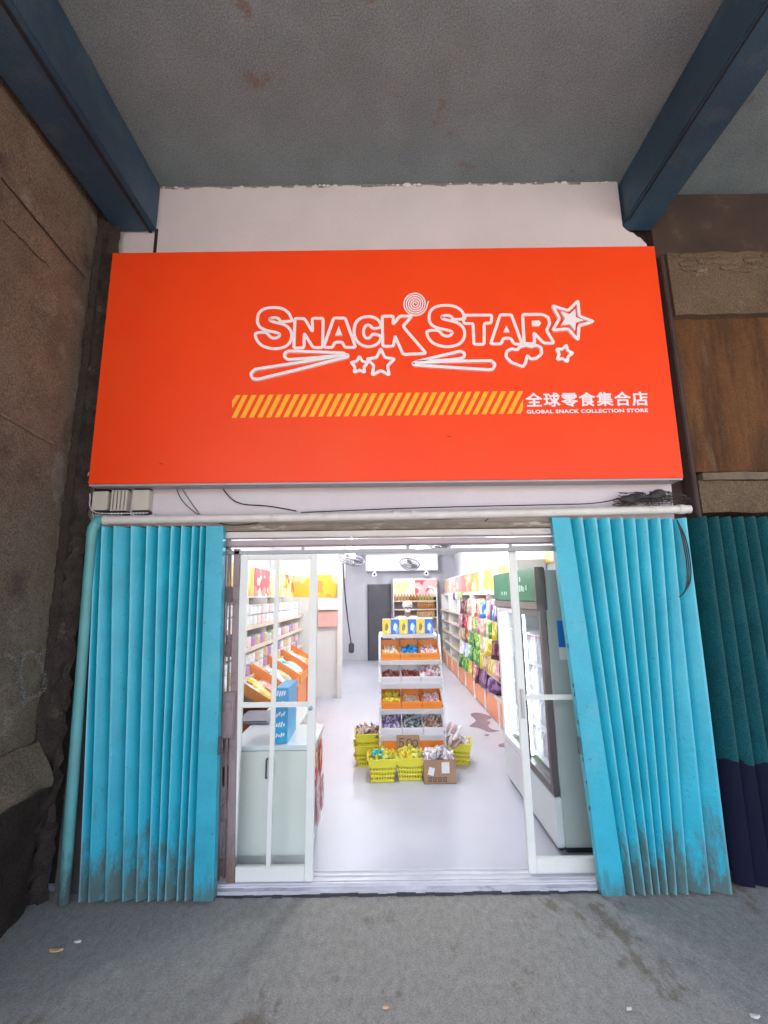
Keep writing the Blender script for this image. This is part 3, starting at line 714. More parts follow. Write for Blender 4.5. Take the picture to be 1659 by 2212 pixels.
d1_, xl, xr, zr, zt_ = door('sliding_door', 'white framed sliding glass door on the left with a small round lock', (512, 685), (490, 676), 1196, (1517, 1527), 1906, 600, DOORY)
x = P(585, 1700, DOORY).x
MB().box(x - .013, x + .013, DOORY - .010, DOORY + .012, zr, zt_ - .03).build('glazing_bar', al, d1_, .002)
q = P(677, 1528, DOORY); MB().lathe([(.004, -.03), (.012, -.028), (.013, -.017)], (q.x - .014, DOORY, q.z), 14, 'y').build('lock', M('blue grey lock', (.22, .30, .36), .3, metal=.5), d1_, smooth=40)
d2_, xl2, xr2, zr2, _ = door('sliding_door', 'white framed sliding glass door on the right in front of the drinks fridge', (1099, 1240), (1142, 1420), 1183, (1501, 1511), 1890, 1180, DOORY2)
q = P(1126, 1518, DOORY2); MB().box(q.x - .008, q.x + .010, DOORY2 - .032, DOORY2 - .017, q.z - .085, q.z + .085).build('pull_handle', M('dull steel', (.45, .44, .45), .35, metal=.6), d2_, .004)
mb = MB()
for y0, y1 in ((D + .02, D + .032), (DOORY - .008, DOORY + .008), (DOORY2 - .008, DOORY2 + .008), (DOORY2 + .035, DOORY2 + .045)): mb.box(ox0 - .05, ox1 + .3, y0, y1, FZ + .004, FZ + .011)
mb.box(ox0 - .05, ox1 + .3, D + .012, DOORY2 + .05, FZ - .02, FZ + .0045)
tag(mb.build('door_sill', M('white sill metal', (.60, .59, .62), .35, .08, 9), None, .001), 'ribbed white aluminium sill track across the shop doorway', 'sill')
sill = MB(); n = 40
top = [(ox0 - .06 + (ox1 - ox0 + .36) * i / n, FZ - .003 + rnd.uniform(-.003, .002)) for i in range(n + 1)]
sill.prism([(top[0][0], -.02), (top[-1][0], -.02)] + top[::-1], D - .02, D + .05)
tag(sill.build('step', M('painted cement step', (.50, .49, .53), .7, .2, 5, .4, stain=((.17, .165, .16), 4, .58, .1, .8))), kind='structure')
mb = MB()
for i in range(46):
    x = -1.05 + i * .052
    mb.box(x, x + .053, D - .028 - rnd.random() * .012, D - .018, -.01, .004 + rnd.random() * .008 * (1 if x > -.4 else .3))
tag(mb.build('kerb_crack', M('dark gap dirt', (.045, .042, .05), .95, .3, 9)), kind='structure')

# ================================================================== SHOP SHELL
flm = M('pale lilac shop floor', (.50, .505, .575), .38, .05, 1.5, .03, 6, stain=((.50, .54, .60), .9, .5, .2, .7))
tag(MB().box(XL - .1, XR + .1, D + .045, YB + .1, -.04, FZ).build('shop_floor', flm), kind='structure')
wm = M('white shop wall paint', (.70, .70, .73), .6, .03, 2)
tag(MB().box(XL - .1, XR + .1, D + .16, YB + .1, ROOMC, ROOMC + .1).build('shop_ceiling', M('white shop ceiling', (.78, .78, .78), .7, .03)), kind='structure')
tag(MB().box(XL - .1, XL, D + .15, YB, 0, ROOMC).build('shop_wall', wm), 'white inner wall behind the left shelves of the shop', 'wall')
tag(MB().box(XR, XR + .1, D + .15, YB, 0, ROOMC).build('shop_wall', wm), 'white inner wall behind the snack packets on the right', 'wall')
tag(MB().box(XL, XR, YB, YB + .1, 0, ROOMC).build('shop_wall', M('grey back wall paint', (.52, .52, .56), .65, .06, 2)), 'white back wall of the shop with the dark door', 'wall')
bx0, bx1 = Xf(790, 1220, 11.3), Xf(945, 1220, 11.3)
tag(MB().box(bx0, bx1, 11.2, YB - .003, Zf(1233, 11.2), ROOMC - .003).build('soffit_beam', wm, None, .01), 'white boxed beam under the ceiling at the back of the shop', 'beam')
# white partition at the left
YP = 7.55
pa = thing('partition', (-1.2, YP, FZ), 'white partition wall with yellow posters at the end of the left shelves', 'wall')
px1 = Xf(738, 1400, YP)
MB().box(XL + .005, px1, YP, YP + .12, FZ, 2.30).build('panel', white(), pa, .004)
MB().box(px1 - .07, px1 + .012, YP - .05, YP - .002, FZ, 1.96).build('corner_post', white(), pa, .006)
MB().box(XL + .005, px1 + .03, YP + .13, YP + .3, 1.9, ROOMC - .003).build('bulkhead', wm, pa)
# soft poster faces: plain colour fields with generic blobs (abstract food ads)
def poster(parent, pts, c, c2, c3, name='poster', seed=0):
    """pts: four corners; a flat printed card with a few soft generic shapes, procedural"""
    k = 'poster %d' % seed
    mt = bpy.data.materials.new(k); mt.use_nodes = True; t = mt.node_tree; bb = t.nodes['Principled BSDF']; bb.inputs['Roughness'].default_value = .4
    tc = nn(t, 'ShaderNodeTexCoord'); mp = nn(t, 'ShaderNodeMapping'); mp.inputs['Location'].default_value = (seed * 3.7, seed * 1.3, seed * .7); t.links.new(tc.outputs['Object'], mp.inputs[0])
    out = (*c, 1); prev = None
    for j, (cc, sc, th) in enumerate(((c2, 3.2, .53), (c3, 5.5, .60))):
        v = nn(t, 'ShaderNodeTexNoise'); v.inputs['Scale'].default_value = sc; v.inputs['Detail'].default_value = 1.5; t.links.new(mp.outputs[0], v.inputs['Vector'])
        g = nn(t, 'ShaderNodeMapRange'); g.inputs[1].default_value = th; g.inputs[2].default_value = th + .03; t.links.new(v.outputs['Fac'], g.inputs[0])
        x = nn(t, 'ShaderNodeMix', data_type='RGBA'); x.inputs[7].default_value = (*cc, 1); t.links.new(g.outputs[0], x.inputs[0])
        if prev is None: x.inputs[6].default_value = out
        else: t.links.new(prev, x.inputs[6])
        prev = x.outputs[2]
    t.links.new(prev, bb.inputs['Base Color'])
    a, b2, c_, d_ = [Vector(p) for p in pts]; nr = (b2 - a).cross(d_ - a).normalized() * .006
    mb = MB().add([a, b2, c_, d_, a - nr, b2 - nr, c_ - nr, d_ - nr], [(0, 1, 2, 3), (7, 6, 5, 4), (0, 4, 5, 1), (1, 5, 6, 2), (2, 6, 7, 3), (3, 7, 4, 0)])
    return mb.build(name, mt, parent)
YEL, CRM, ORG_, PNK, RED, WHT = (.78, .55, .06), (.82, .70, .40), (.80, .36, .08), (.78, .26, .26), (.66, .06, .10), (.82, .80, .76)
def yposter(px0, px1_, py0, py1, Y, cs, seed, parent):
    z0, z1_ = Zf(py1, Y, (px0 + px1_) / 2), Zf(py0, Y, (px0 + px1_) / 2); x0, x1 = Xf(px0, py0, Y), Xf(px1_, py0, Y)
    return poster(parent, [(x0, Y, z0), (x1, Y, z0), (x1, Y, z1_), (x0, Y, z1_)], *cs, seed=seed)
yposter(634, 683, 1244, 1290, YP - .008, (YEL, CRM, (.82, .68, .2)), 1, pa)
yposter(684, 728, 1242, 1290, YP - .012, (YEL, (.84, .78, .5), ORG_), 2, pa)
x0, x1 = Xf(688, 1300, YP), Xf(733, 1300, YP)
MB().box(x0, x1, YP - .10, YP - .02, Zf(1316, YP), Zf(1294, YP)).build('display_box', white(), pa, .006)
MB().box(x0, x1 - .02, YP - .06, YP - .02, Zf(1352, YP), Zf(1318, YP)).build('pink_panel', M('pink card', (.72, .42, .38), .5), pa, .003)
# back door
dx0, dx1 = Xf(795, 1330, YB), Xf(845, 1330, YB)
t = thing('back_door', ((dx0 + dx1) / 2, YB - .03, FZ), 'tall dark grey door standing in the back wall behind the candy rack', 'door')
MB().box(dx0 + .03, dx1, YB - .05, YB - .004, FZ + .005, Zf(1262, YB)).build('door_leaf', M('dark grey door', (.075, .075, .09), .5, .2, 2), t, .004)
MB().box(dx0 - .01, dx0 + .028, YB - .06, YB - .004, FZ + .005, Zf(1262, YB)).build('door_edge', M('dark door edge', (.04, .04, .055), .5), t)
wire('cable', [(741, 1216), (744, 1270), (750, 1330), (757, 1380), (759, 1396)], .012, M('grey black cord', (.05, .05, .055), .6), 'dark cord hanging down beside the white partition', YP + .02)
q = P(759, 1397, YP + .02)
tag(MB().box(q.x - .045, q.x + .045, YP + .0, YP + .05, q.z - .10, q.z + .06).build('power_strip', M('dark plug', (.07, .07, .08), .6), None, .015), 'dark plug block at the end of the hanging cord', 'plug')

# ---- darker purple grey patches on the floor
mb = MB()
for pts in ([(1012, 1542), (1032, 1538), (1058, 1546), (1064, 1551), (1049, 1556), (1062, 1560), (1052, 1568), (1066, 1577), (1084, 1578), (1056, 1583), (1036, 1572), (1010, 1570), (1022, 1562), (1030, 1556)],
            [(1076, 1608), (1092, 1604), (1104, 1607), (1106, 1612), (1092, 1614), (1076, 1613)], [(1043, 1587), (1058, 1586), (1054, 1591)]):
    q = smooth2([tuple(G(x, y, FZ + .003)[:2]) for x, y in pts], 2)
    mb.add([(x, y, FZ + .003) for x, y in q], [tuple(range(len(q)))])
tag(mb.build('floor_patch', M('purple grey patch', (.22, .18, .24), .25, .2, 6)), 'purple grey patches on the pale floor beside the fridge', 'stain')

# ================================================================== LIGHTS IN THE SHOP
ledm = emit('led panel glow', (1, 1, 1), 5)
LPOW = 9.2
def lamp(x, y, label, p=LPOW):
    t = thing('ceiling_lamp', (x, y, ROOMC), label, 'ceiling lamp', 'round lamps on the shop ceiling')
    MB().lathe([(.15, 0), (.155, -.02), (.14, -.035)], (x, y, ROOMC - .001), 24).build('lamp_ring', M('white lamp rim', (.8, .8, .8), .4), t, smooth=40)
    MB().lathe([(.135, -.030), (.135, -.040), (.10, -.048)], (x, y, ROOMC - .001), 24).build('diffuser', ledm, t, smooth=40)
    l = bpy.data.lights.new('lamp_light', 'POINT'); l.shadow_soft_size = .11; l.energy = p; l.color = (.93, .95, 1.0)
    o = bpy.data.objects.new('lamp_light', l); col.objects.link(o); o.parent = t; o.location = (0, 0, -.18)
lamp(-.62, 9.2, 'glowing round ceiling lamp above the left fan, seen through the doorway')
lamp(.75, 9.6, 'added round ceiling lamp near the back right of the shop', LPOW)  # extra lamp, added to brighten the back wall
lamp(-.5, 6.4, 'unseen round ceiling lamp over the middle of the shop, left of the rack')  # this and the next two are unseen lamps added to light the shop
lamp(.7, 6.6, 'unseen round ceiling lamp over the right aisle beside the packet shelves')
lamp(.0, 4.0, 'unseen round ceiling lamp just inside the shop entrance')

# ---- fans
fanm = M('grey fan plastic', (.22, .22, .26), .35, .1); fcage = M('grey fan cage', (.20, .20, .24), .4)
def fan(px, py, Y, wpx, label, tilt):
    c = P(px, py, Y); zc = (c - Vector((0, 0, CAMH))).dot(fw); r = wpx / 2 / FPX * zc
    t = thing('ceiling_fan', (c.x, Y, ROOMC), label, 'fan', 'orbit fans under the shop ceiling')
    q = Euler((R(tilt), R(12), 0)).to_matrix()
    def tr(x, y, z): return c + q @ Vector((x, y, z))
    cg = MB()
    cg.tube([tr(r * math.cos(a * math.pi / 16), r * math.sin(a * math.pi / 16), 0) for a in range(32)], .009, 6, True)
    cg.tube([tr(r * .93 * math.cos(a * math.pi / 16), r * .93 * math.sin(a * math.pi / 16), -.05) for a in range(32)], .005, 5, True)
    for rr in (.35, .6, .8): cg.tube([tr(r * rr * math.cos(a * math.pi / 12), r * rr * math.sin(a * math.pi / 12), -.075) for a in range(24)], .003, 5, True)
    for k in range(20):
        a = k * math.pi / 10; cg.tube([tr(r * math.cos(a), r * math.sin(a), 0), tr(r * .9 * math.cos(a), r * .9 * math.sin(a), -.055), tr(.05 * math.cos(a), .05 * math.sin(a), -.085)], .003, 4)
    cg.build('cage', fcage, t)
    for k in range(3):
        a = k * 2 * math.pi / 3 + .4; mb = MB(); vs = []
        for i in range(6):
            rr = .05 + (r * .86 - .05) * i / 5; wv = .10 * math.sin(.5 + i / 5 * 2.3) * r / .2
            for s in (-1, 1): an = a + s * wv / max(rr, .06) * .6; vs.append(tr(rr * math.cos(an), rr * math.sin(an), -.02 - s * .018))
        mb.add(vs, [(2 * i, 2 * i + 1, 2 * i + 3, 2 * i + 2) for i in range(5)]); mb.build('fan_blade', fanm, t, smooth=60)
    m2 = MB(); m2.ball(tr(0, 0, .03), .06, 10, 7); m2.ball(tr(0, 0, -.07), .05, 10, 7, (1, 1, .5)); m2.build('motor', white(), t, smooth=60)
    MB().tube([(c.x, Y, ROOMC - .002), (c.x, Y, c.z + .04)], .014, 8).build('down_rod', white(), t, smooth=40)
fan(760, 1206, 6.8, 58, 'grey caged fan hanging at the left below the glowing lamp', -10)
fan(885, 1217, 8.8, 43, 'tilted grey caged fan hanging over the middle of the shop', -22)
fan(948, 1172, 5.6, 54, 'caged fan mostly hidden behind the door header, right of the middle', -4)
for px, py, lb in ((809, 1241, 'white dome security camera above the dark back door'), (920, 1239, 'white security camera on the back wall right of the middle fan')):
    q = P(px, py, 11.15)
    t = thing('security_camera', (q.x, 11.2, q.z), lb, 'camera', 'security cameras at the back')
    MB().box(q.x - .03, q.x + .03, 11.1, 11.19, q.z + .06, Zf(1233, 11.2) - .002).build('bracket', white(), t, .006)
    MB().lathe([(.02, -.12), (.055, -.115), (.06, 0), (.05, .03)], (q.x, 11.14, q.z), 14, 'y').build('camera_body', white(), t, smooth=40)
    MB().ball((q.x, 11.03, q.z), .028, 10, 7).build('lens', bl, t, smooth=60)

# ================================================================== SMALL GOODS (prototypes)
def pack_mat(name, c, c2):
    if name in MATS: return MATS[name]
    mt = bpy.data.materials.new(name); mt.use_nodes = True; t = mt.node_tree; b = t.nodes['Principled BSDF']; b.inputs['Roughness'].default_value = .3
    tc = nn(t, 'ShaderNodeTexCoord'); sp = nn(t, 'ShaderNodeSeparateXYZ'); t.links.new(tc.outputs['Generated'], sp.inputs[0])
    g = nn(t, 'ShaderNodeTexNoise'); g.inputs['Scale'].default_value = 3.0; g.inputs['Detail'].default_value = 2
    oi = nn(t, 'ShaderNodeObjectInfo'); ad = nn(t, 'ShaderNodeVectorMath', operation='ADD'); t.links.new(tc.outputs['Generated'], ad.inputs[0])
    cx = nn(t, 'ShaderNodeMath', operation='MULTIPLY'); cx.inputs[1].default_value = 20; t.links.new(oi.outputs['Random'], cx.inputs[0]); t.links.new(cx.outputs[0], ad.inputs[1])
    t.links.new(ad.outputs[0], g.inputs['Vector'])
    s = nn(t, 'ShaderNodeMapRange'); s.inputs[1].default_value = .5; s.inputs[2].default_value = .56; t.links.new(g.outputs['Fac'], s.inputs[0])
    bd = nn(t, 'ShaderNodeMapRange'); bd.inputs[1].default_value = .22; bd.inputs[2].default_value = .25; t.links.new(sp.outputs[2], bd.inputs[0])
    mu = nn(t, 'ShaderNodeMath', operation='MULTIPLY'); t.links.new(s.outputs[0], mu.inputs[0]); t.links.new(bd.outputs[0], mu.inputs[1])
    x = nn(t, 'ShaderNodeMix', data_type='RGBA'); x.inputs[6].default_value = (*c, 1); x.inputs[7].default_value = (*c2, 1)
    t.links.new(mu.outputs[0], x.inputs[0]); t.links.new(x.outputs[2], b.inputs['Base Color'])
    MATS[name] = mt; return mt
PC = {'purple': ((.10, .035, .16), (.33, .20, .36)), 'plum': ((.09, .02, .045), (.34, .16, .18)), 'yellow': ((.62, .46, .02), (.85, .75, .35)), 'green': ((.04, .26, .035), (.45, .62, .15)),
      'dark green': ((.015, .11, .035), (.25, .45, .12)), 'lime': ((.16, .45, .03), (.6, .75, .3)), 'pink': ((.58, .22, .27), (.85, .6, .6)), 'red': ((.60, .04, .06), (.85, .5, .4)),
      'white': ((.75, .73, .74), (.5, .55, .65)), 'cream': ((.58, .47, .29), (.8, .72, .6)), 'beige': ((.33, .25, .17), (.62, .50, .38)), 'magenta': ((.65, .05, .35), (.8, .5, .7)),
      'brown': ((.17, .08, .045), (.55, .35, .2)), 'blue': ((.06, .22, .60), (.7, .8, .9)), 'orange': ((.80, .28, .03), (.85, .6, .3)), 'teal': ((.02, .40, .42), (.6, .8, .8))}
PACK = {}
def pack(cn):
    """pillow packet: width along y, height along z, crimped top and bottom; faces -x"""
    if cn in PACK: return PACK[cn]
    mb = MB(); ny, nz = 8, 10; W, H = .15, .205
    for s in (-1, 1):
        vs = []
        for j in range(nz + 1):
            for i in range(ny + 1):
                u, v = i / ny * 2 - 1, j / nz * 2 - 1
                d = .030 * max(0, (1 - abs(u) ** 3)) ** .6 * max(0, (1 - abs(v) ** 4)) ** .8 + (rnd.random() - .5) * .006 * (abs(v) < .9)
                vs.append((s * d - .000, u * W / 2 * (1 - .05 * (1 - abs(v))), (v + 1) * H / 2))
        mb.add(vs, [(j * (ny + 1) + i, j * (ny + 1) + i + 1, (j + 1) * (ny + 1) + i + 1, (j + 1) * (ny + 1) + i) for j in range(nz) for i in range(ny)])
    o = mb.build('snack_packet', pack_mat('packet ' + cn, *PC[cn]), None, smooth=45)
    tag(o, cn + ' snack packet', 'snack packet'); PACK[cn] = o; return o
def heap(name, x0, x1, y0, y1, zf, h, mat, n, size, label, group='heaps of wrapped sweets', shape=None):
    """a heap of little wrapped sweets: uncountable, one object"""
    mb = MB()
    for i in range(n):
        u, v = rnd.random(), rnd.random()
        x = x0 + (x1 - x0) * u; y = y0 + (y1 - y0) * v
        hh = (shape(u, v) if shape else (1 - .35 * abs(2 * u - 1) ** 2)) * h
        z = zf(y) + hh * (1 - .5 * rnd.random() ** 2)
        q = Euler((rnd.uniform(0, 6), rnd.uniform(0, 6), rnd.uniform(0, 6))).to_matrix(); a, b_, c_ = size * rnd.uniform(.8, 1.3), size * .55, size * .35
        vs = [Vector((sx * a, sy * b_ * 1.1, 0)) for sx in (-1.0,) for sy in (-1, 1)] + [Vector((sx * a * .55, sy * b_ * .8, sz * c_)) for sx in (-1, 1) for sy in (-1, 1) for sz in (-1, 1)] + [Vector((a, sy * b_ * 1.1, 0)) for sy in (-1, 1)]
        vs = [Vector((x, y, z)) + q @ p for p in vs]
        mb.add(vs, [(0, 1, 4, 2), (0, 3, 5, 1), (2, 4, 8, 6), (3, 7, 9, 5), (6, 8, 11, 10), (7, 10, 11, 9), (0, 2, 3), (1, 5, 4), (6, 10, 7), (8, 9, 11), (2, 6, 7, 3), (4, 5, 9, 8)])
    # a solid mound underneath so that no gap shows the bin floor
    k = 8; vs = []
    for j in range(k + 1):
        for i in range(k + 1):
            u, v = i / k, j / k; y = y0 + (y1 - y0) * v
            vs.append((x0 + (x1 - x0) * u, y, zf(y) + (shape(u, v) if shape else (1 - .35 * abs(2 * u - 1) ** 2)) * h * .55))
    mb.add(vs, [(j * (k + 1) + i, j * (k + 1) + i + 1, (j + 1) * (k + 1) + i + 1, (j + 1) * (k + 1) + i) for j in range(k) for i in range(k)])
    return tag(mb.build(name, mat), label, 'sweets', group, 'stuff')

# ================================================================== CANDY RACK
RY = 4.42
rxa, rxb = Xf(824, 1600, RY), Xf(960, 1600, RY)
rk = thing('candy_rack', ((rxa + rxb) / 2, RY + .3, FZ), 'white metal tiered candy rack in the middle of the shop', 'display rack')
wmt = M('white rack metal', (.70, .69, .70), .35, .06)
tiers = [(.345, RY + .00), (.56, RY + .05), (.775, RY + .10), (.985, RY + .15)]   # front lip bottom height, front y
for x in (rxa - .012, rxb + .012):
    MB().add([(x - .010, RY - .01, FZ), (x + .010, RY - .01, FZ), (x + .010, RY + .24, 1.21), (x - .010, RY + .24, 1.21), (x - .010, RY + .02, FZ), (x + .010, RY + .02, FZ), (x + .010, RY + .27, 1.21), (x - .010, RY + .27, 1.21)],
             [(0, 1, 2, 3), (7, 6, 5, 4), (0, 4, 5, 1), (1, 5, 6, 2), (2, 6, 7, 3), (3, 7, 4, 0)]).build('front_upright', wmt, rk)
    MB().box(x - .012, x + .012, RY + .62, RY + .65, FZ, 1.21).build('rear_upright', wmt, rk, .003)
    sd_ = MB()
    for z, y in tiers: sd_.box(x - .008, x + .008, y, RY + .62, z - .02, z + .02)
    sd_.build('side_rail', wmt, rk)
for z, y in tiers:
    MB().add([(rxa, y, z - .012), (rxb, y, z - .012), (rxb, y + .24, z + .06), (rxa, y + .24, z + .06), (rxa, y, z - .004), (rxb, y, z - .004), (rxb, y + .24, z + .068), (rxa, y + .24, z + .068)], [(3, 2, 1, 0), (4, 5, 6, 7), (0, 1, 5, 4), (1, 2, 6, 5), (2, 3, 7, 6), (3, 0, 4, 7)]).build('tier_shelf', wmt, rk)
    MB().box(rxa - .004, rxb + .004, y - .012, y - .001, z - .045, z - .006).build('price_rail', M('grey price rail', (.48, .45, .45), .4, .1), rk, .002)
MB().box(rxa - .02, rxb - .01, RY + .24, RY + .60, 1.195, 1.222).build('top_shelf', wmt, rk, .003)
MB().box(rxa + .02, rxb - .05, RY + .228, RY + .238, 1.185, 1.222).build('price_rail', MATS['grey price rail'], rk)
MB().box(rxa + .008, rxb - .008, RY - .005, RY + .02, .10, .312).build('base_panel', M('orange base panel', (.78, .21, .02), .4, .06), rk, .004)
MB().box(rxa, rxb, RY - .006, RY + .58, .314, .326).build('base_shelf', wmt, rk)
# bins
def make_bin(name, mat, w, label):
    t = thing(name, (0, 0, 0), label, 'bin')
    mb = MB(); d, th = .215, .004; fr, bk_, rise = .062, .105, .066
    x0, x1 = -w / 2, w / 2
    def wall(p): mb.add(p, [(0, 1, 2, 3)])
    # outer/inner skins as thin boxes: front, back, two sides, floor (tilted)
    mb.add([(x0, 0, 0), (x1, 0, 0), (x1, 0, fr), (x0, 0, fr), (x0, th, 0), (x1, th, 0), (x1, th, fr), (x0, th, fr)], [(0, 1, 2, 3), (7, 6, 5, 4), (0, 4, 5, 1), (1, 5, 6, 2), (2, 6, 7, 3), (3, 7, 4, 0)])
    mb.add([(x0, d, rise), (x1, d, rise), (x1, d, rise + bk_), (x0, d, rise + bk_), (x0, d + th, rise), (x1, d + th, rise), (x1, d + th, rise + bk_), (x0, d + th, rise + bk_)], [(0, 1, 2, 3), (7, 6, 5, 4), (0, 4, 5, 1), (1, 5, 6, 2), (2, 6, 7, 3), (3, 7, 4, 0)])
    for a, b2 in ((x0, x0 + th), (x1 - th, x1)):
        mb.add([(a, th, 0), (a, d, rise), (a, d, rise + bk_), (a, th, fr), (b2, th, 0), (b2, d, rise), (b2, d, rise + bk_), (b2, th, fr)], [(0, 1, 2, 3), (7, 6, 5, 4), (0, 4, 5, 1), (1, 5, 6, 2), (2, 6, 7, 3), (3, 7, 4, 0)])
    mb.add([(x0, th, 0), (x1, th, 0), (x1, d, rise), (x0, d, rise), (x0, th, th), (x1, th, th), (x1, d, rise + th), (x0, d, rise + th)], [(3, 2, 1, 0), (4, 5, 6, 7)])
    mb.build('tray', mat, t)
    MB().box(x0 - .001, x1 + .001, -.010, -.0005, fr - .018, fr + .003).build('lip', mat, t, .003)
    return t
bw_ = (rxb - rxa) / 3 - .005
wbm = M('clear white plastic', (.70, .66, .68), .25, .05)
ob = make_bin('candy_bin', orange(), bw_, ''); wb = make_bin('candy_bin', wbm, bw_, '')
CW = {'yel': island('yellow sweets', [(.75, .55, .02), (.8, .62, .05), (.6, .42, .02), (.7, .6, .1), (.45, .40, .05)]),
      'crm': island('cream sweets', [(.75, .65, .4), (.7, .5, .25), (.8, .76, .66), (.6, .55, .5)]),
      'blu': island('blue sweets', [(.02, .28, .65), (.05, .42, .75), (.02, .2, .5)]),
      'pnk': island('pink white sweets', [(.8, .72, .72), (.75, .4, .4), (.82, .78, .75), (.6, .3, .32)]),
      'red': island('brown red sweets', [(.35, .07, .05), (.5, .14, .10), (.25, .04, .04), (.55, .3, .25)]),
      'mau': island('mauve sweets', [(.6, .38, .42), (.75, .6, .62), (.5, .28, .32), (.8, .75, .75)]),
      'pur': island('purple white sweets', [(.22, .12, .33), (.7, .66, .74), (.32, .2, .42), (.12, .07, .2), (.5, .42, .6)]),
      'gry': island('grey black sweets', [(.10, .12, .13), (.45, .47, .47), (.2, .23, .25), (.65, .65, .62), (.05, .06, .07)]),
      'brn': island('brown mixed sweets', [(.30, .14, .10), (.6, .5, .42), (.22, .12, .08), (.5, .32, .26), (.7, .64, .55)]),
      'wht': island('white packets', [(.78, .74, .74), (.72, .66, .66), (.8, .78, .8), (.5, .42, .42), (.3, .26, .28)]),
      'mix': island('yellow wrapped snacks', [(.78, .60, .02), (.8, .7, .08), (.55, .6, .08), (.8, .52, .02), (.75, .68, .3), (.3, .42, .06)]),
      'tea': island('teal sweets', [(.02, .42, .42), (.05, .5, .52), (.02, .3, .32)])}
POS = ('left', 'middle', 'right')
TN = ('lowest', 'second lowest', 'second highest', 'highest')
FILL = [[('pur', .055, 150), ('gry', .055, 150), ('brn', .055, 150)], [('yel', .060, 150), ('crm', .012, 22), ('pnk', .035, 80)], [('red', .020, 60), ('red', .026, 80), ('mau', .085, 130)], [('crm', .045, 70), ('blu', .04, 36), ('pnk', .045, 80)]]
DESC = [['purple and white', 'grey and black', 'brown mixed'], ['yellow', 'few beige', 'pinkish'], ['sparse brownish red', 'brick red', 'piled mauve and white'], ['cream', 'blue', 'pink and white']]
for ti, (z, y) in enumerate(tiers):
    for k in range(3):
        x = rxa + (rxb - rxa) * (k + .5) / 3
        pr = wb if ti in (0, 2) else ob
        put(pr, (x, y + .002, z + .0), 0, ('white' if ti in (0, 2) else 'orange') + f' bin of {DESC[ti][k]} sweets, {POS[k]} of the {TN[ti]} rack tier', 'bins on the candy rack')
        key, h, n = FILL[ti][k]
        sh = (lambda u, v: .55 + .6 * v) if ti != 3 else (lambda u, v: .4 + .9 * (1 - abs(2 * u - 1)) * (.4 + v))
        if (ti, k) == (2, 2): sh = lambda u, v: .25 + 1.0 * v ** .8
        heap('candy_heap', x - bw_ / 2 + .012, x + bw_ / 2 - .012, y + .014, y + .205, lambda yy, y=y, z=z: z + .006 + (yy - y) * .305, h, CW[key], n, .016 if key not in ('blu', 'mau') else .026, f'{DESC[ti][k]} wrapped sweets filling the {POS[k]} bin on the {TN[ti]} rack tier')
# boxes along the top
for k in range(6):
    x = rxa + .018 + (rxb - rxa - .06) * (k + .5) / 6; cn = 'yellow' if k % 2 == 0 else 'blue'
    t = thing('snack_box', (x, RY + .30, 1.223), f'{cn} upright snack box on top of the candy rack, {NTH[k]} from the left', 'snack box', 'boxes along the rack top')
    mt = M('box ' + cn, (.72, .52, .05) if cn == 'yellow' else (.02, .14, .55), .3, .12, 20, stain=((.78, .72, .45) if cn == 'yellow' else (.25, .5, .8), 14, .58, .04, .8), stretch=(1, 1, .4))
    MB().box(x - .042, x + .042, RY + .255, RY + .36, 1.223, 1.365).build('carton', mt, t, .005)
    mk = M('box mark ' + cn, (.25, .2, .04) if cn == 'yellow' else (.6, .72, .85), .4)
    MB().prism([(x - .018, 1.265), (x + .006, 1.25), (x + .022, 1.30), (x + .004, 1.335), (x - .014, 1.31)], RY + .2535, RY + .2545).build('printed_patch', mk, t)
    MB().box(x - .040, x + .040, RY + .258, RY + .357, 1.3655, 1.371).build('clear_lid', M('box lid white', (.75, .76, .8), .2), t, .002)
# price card
p0, p1 = P(857, 1622, RY - .02), P(906, 1588, RY - .02)
cd = thing('price_card', ((p0.x + p1.x) / 2, RY - .02, p0.z), 'brown cardboard price card reading 5.00 on the rack base', 'price card')
MB().box(p0.x, p1.x, RY - .022, RY - .014, p0.z, p1.z).build('card', M('brown card', (.36, .22, .12), .8, .12, 14), cd, .002)
w_, h_ = p1.x - p0.x, p1.z - p0.z
ink = M('black marker ink', (.02, .015, .012), .7)
def stroke(pts, closed=False):
    q = [(p0.x + w_ * x, p0.z + h_ * y) for x, y in pts]
    MB().ring(smooth2(q, 2) if closed else q, .0062, RY - .0235, RY - .0215, closed).build('digit', ink, cd)
stroke([(.30, .80), (.15, .80), (.14, .56), (.22, .60), (.30, .50), (.29, .32), (.20, .24), (.11, .30)])
MB().box(p0.x + w_ * .365, p0.x + w_ * .41, RY - .0235, RY - .0215, p0.z + h_ * .22, p0.z + h_ * .32).build('digit', ink, cd)
stroke([(.44, .50), (.47, .72), (.56, .78), (.65, .66), (.66, .42), (.60, .24), (.50, .24), (.45, .36)], True)
stroke([(.70, .45), (.72, .64), (.81, .72), (.90, .62), (.91, .42), (.86, .26), (.77, .25), (.71, .34)], True)

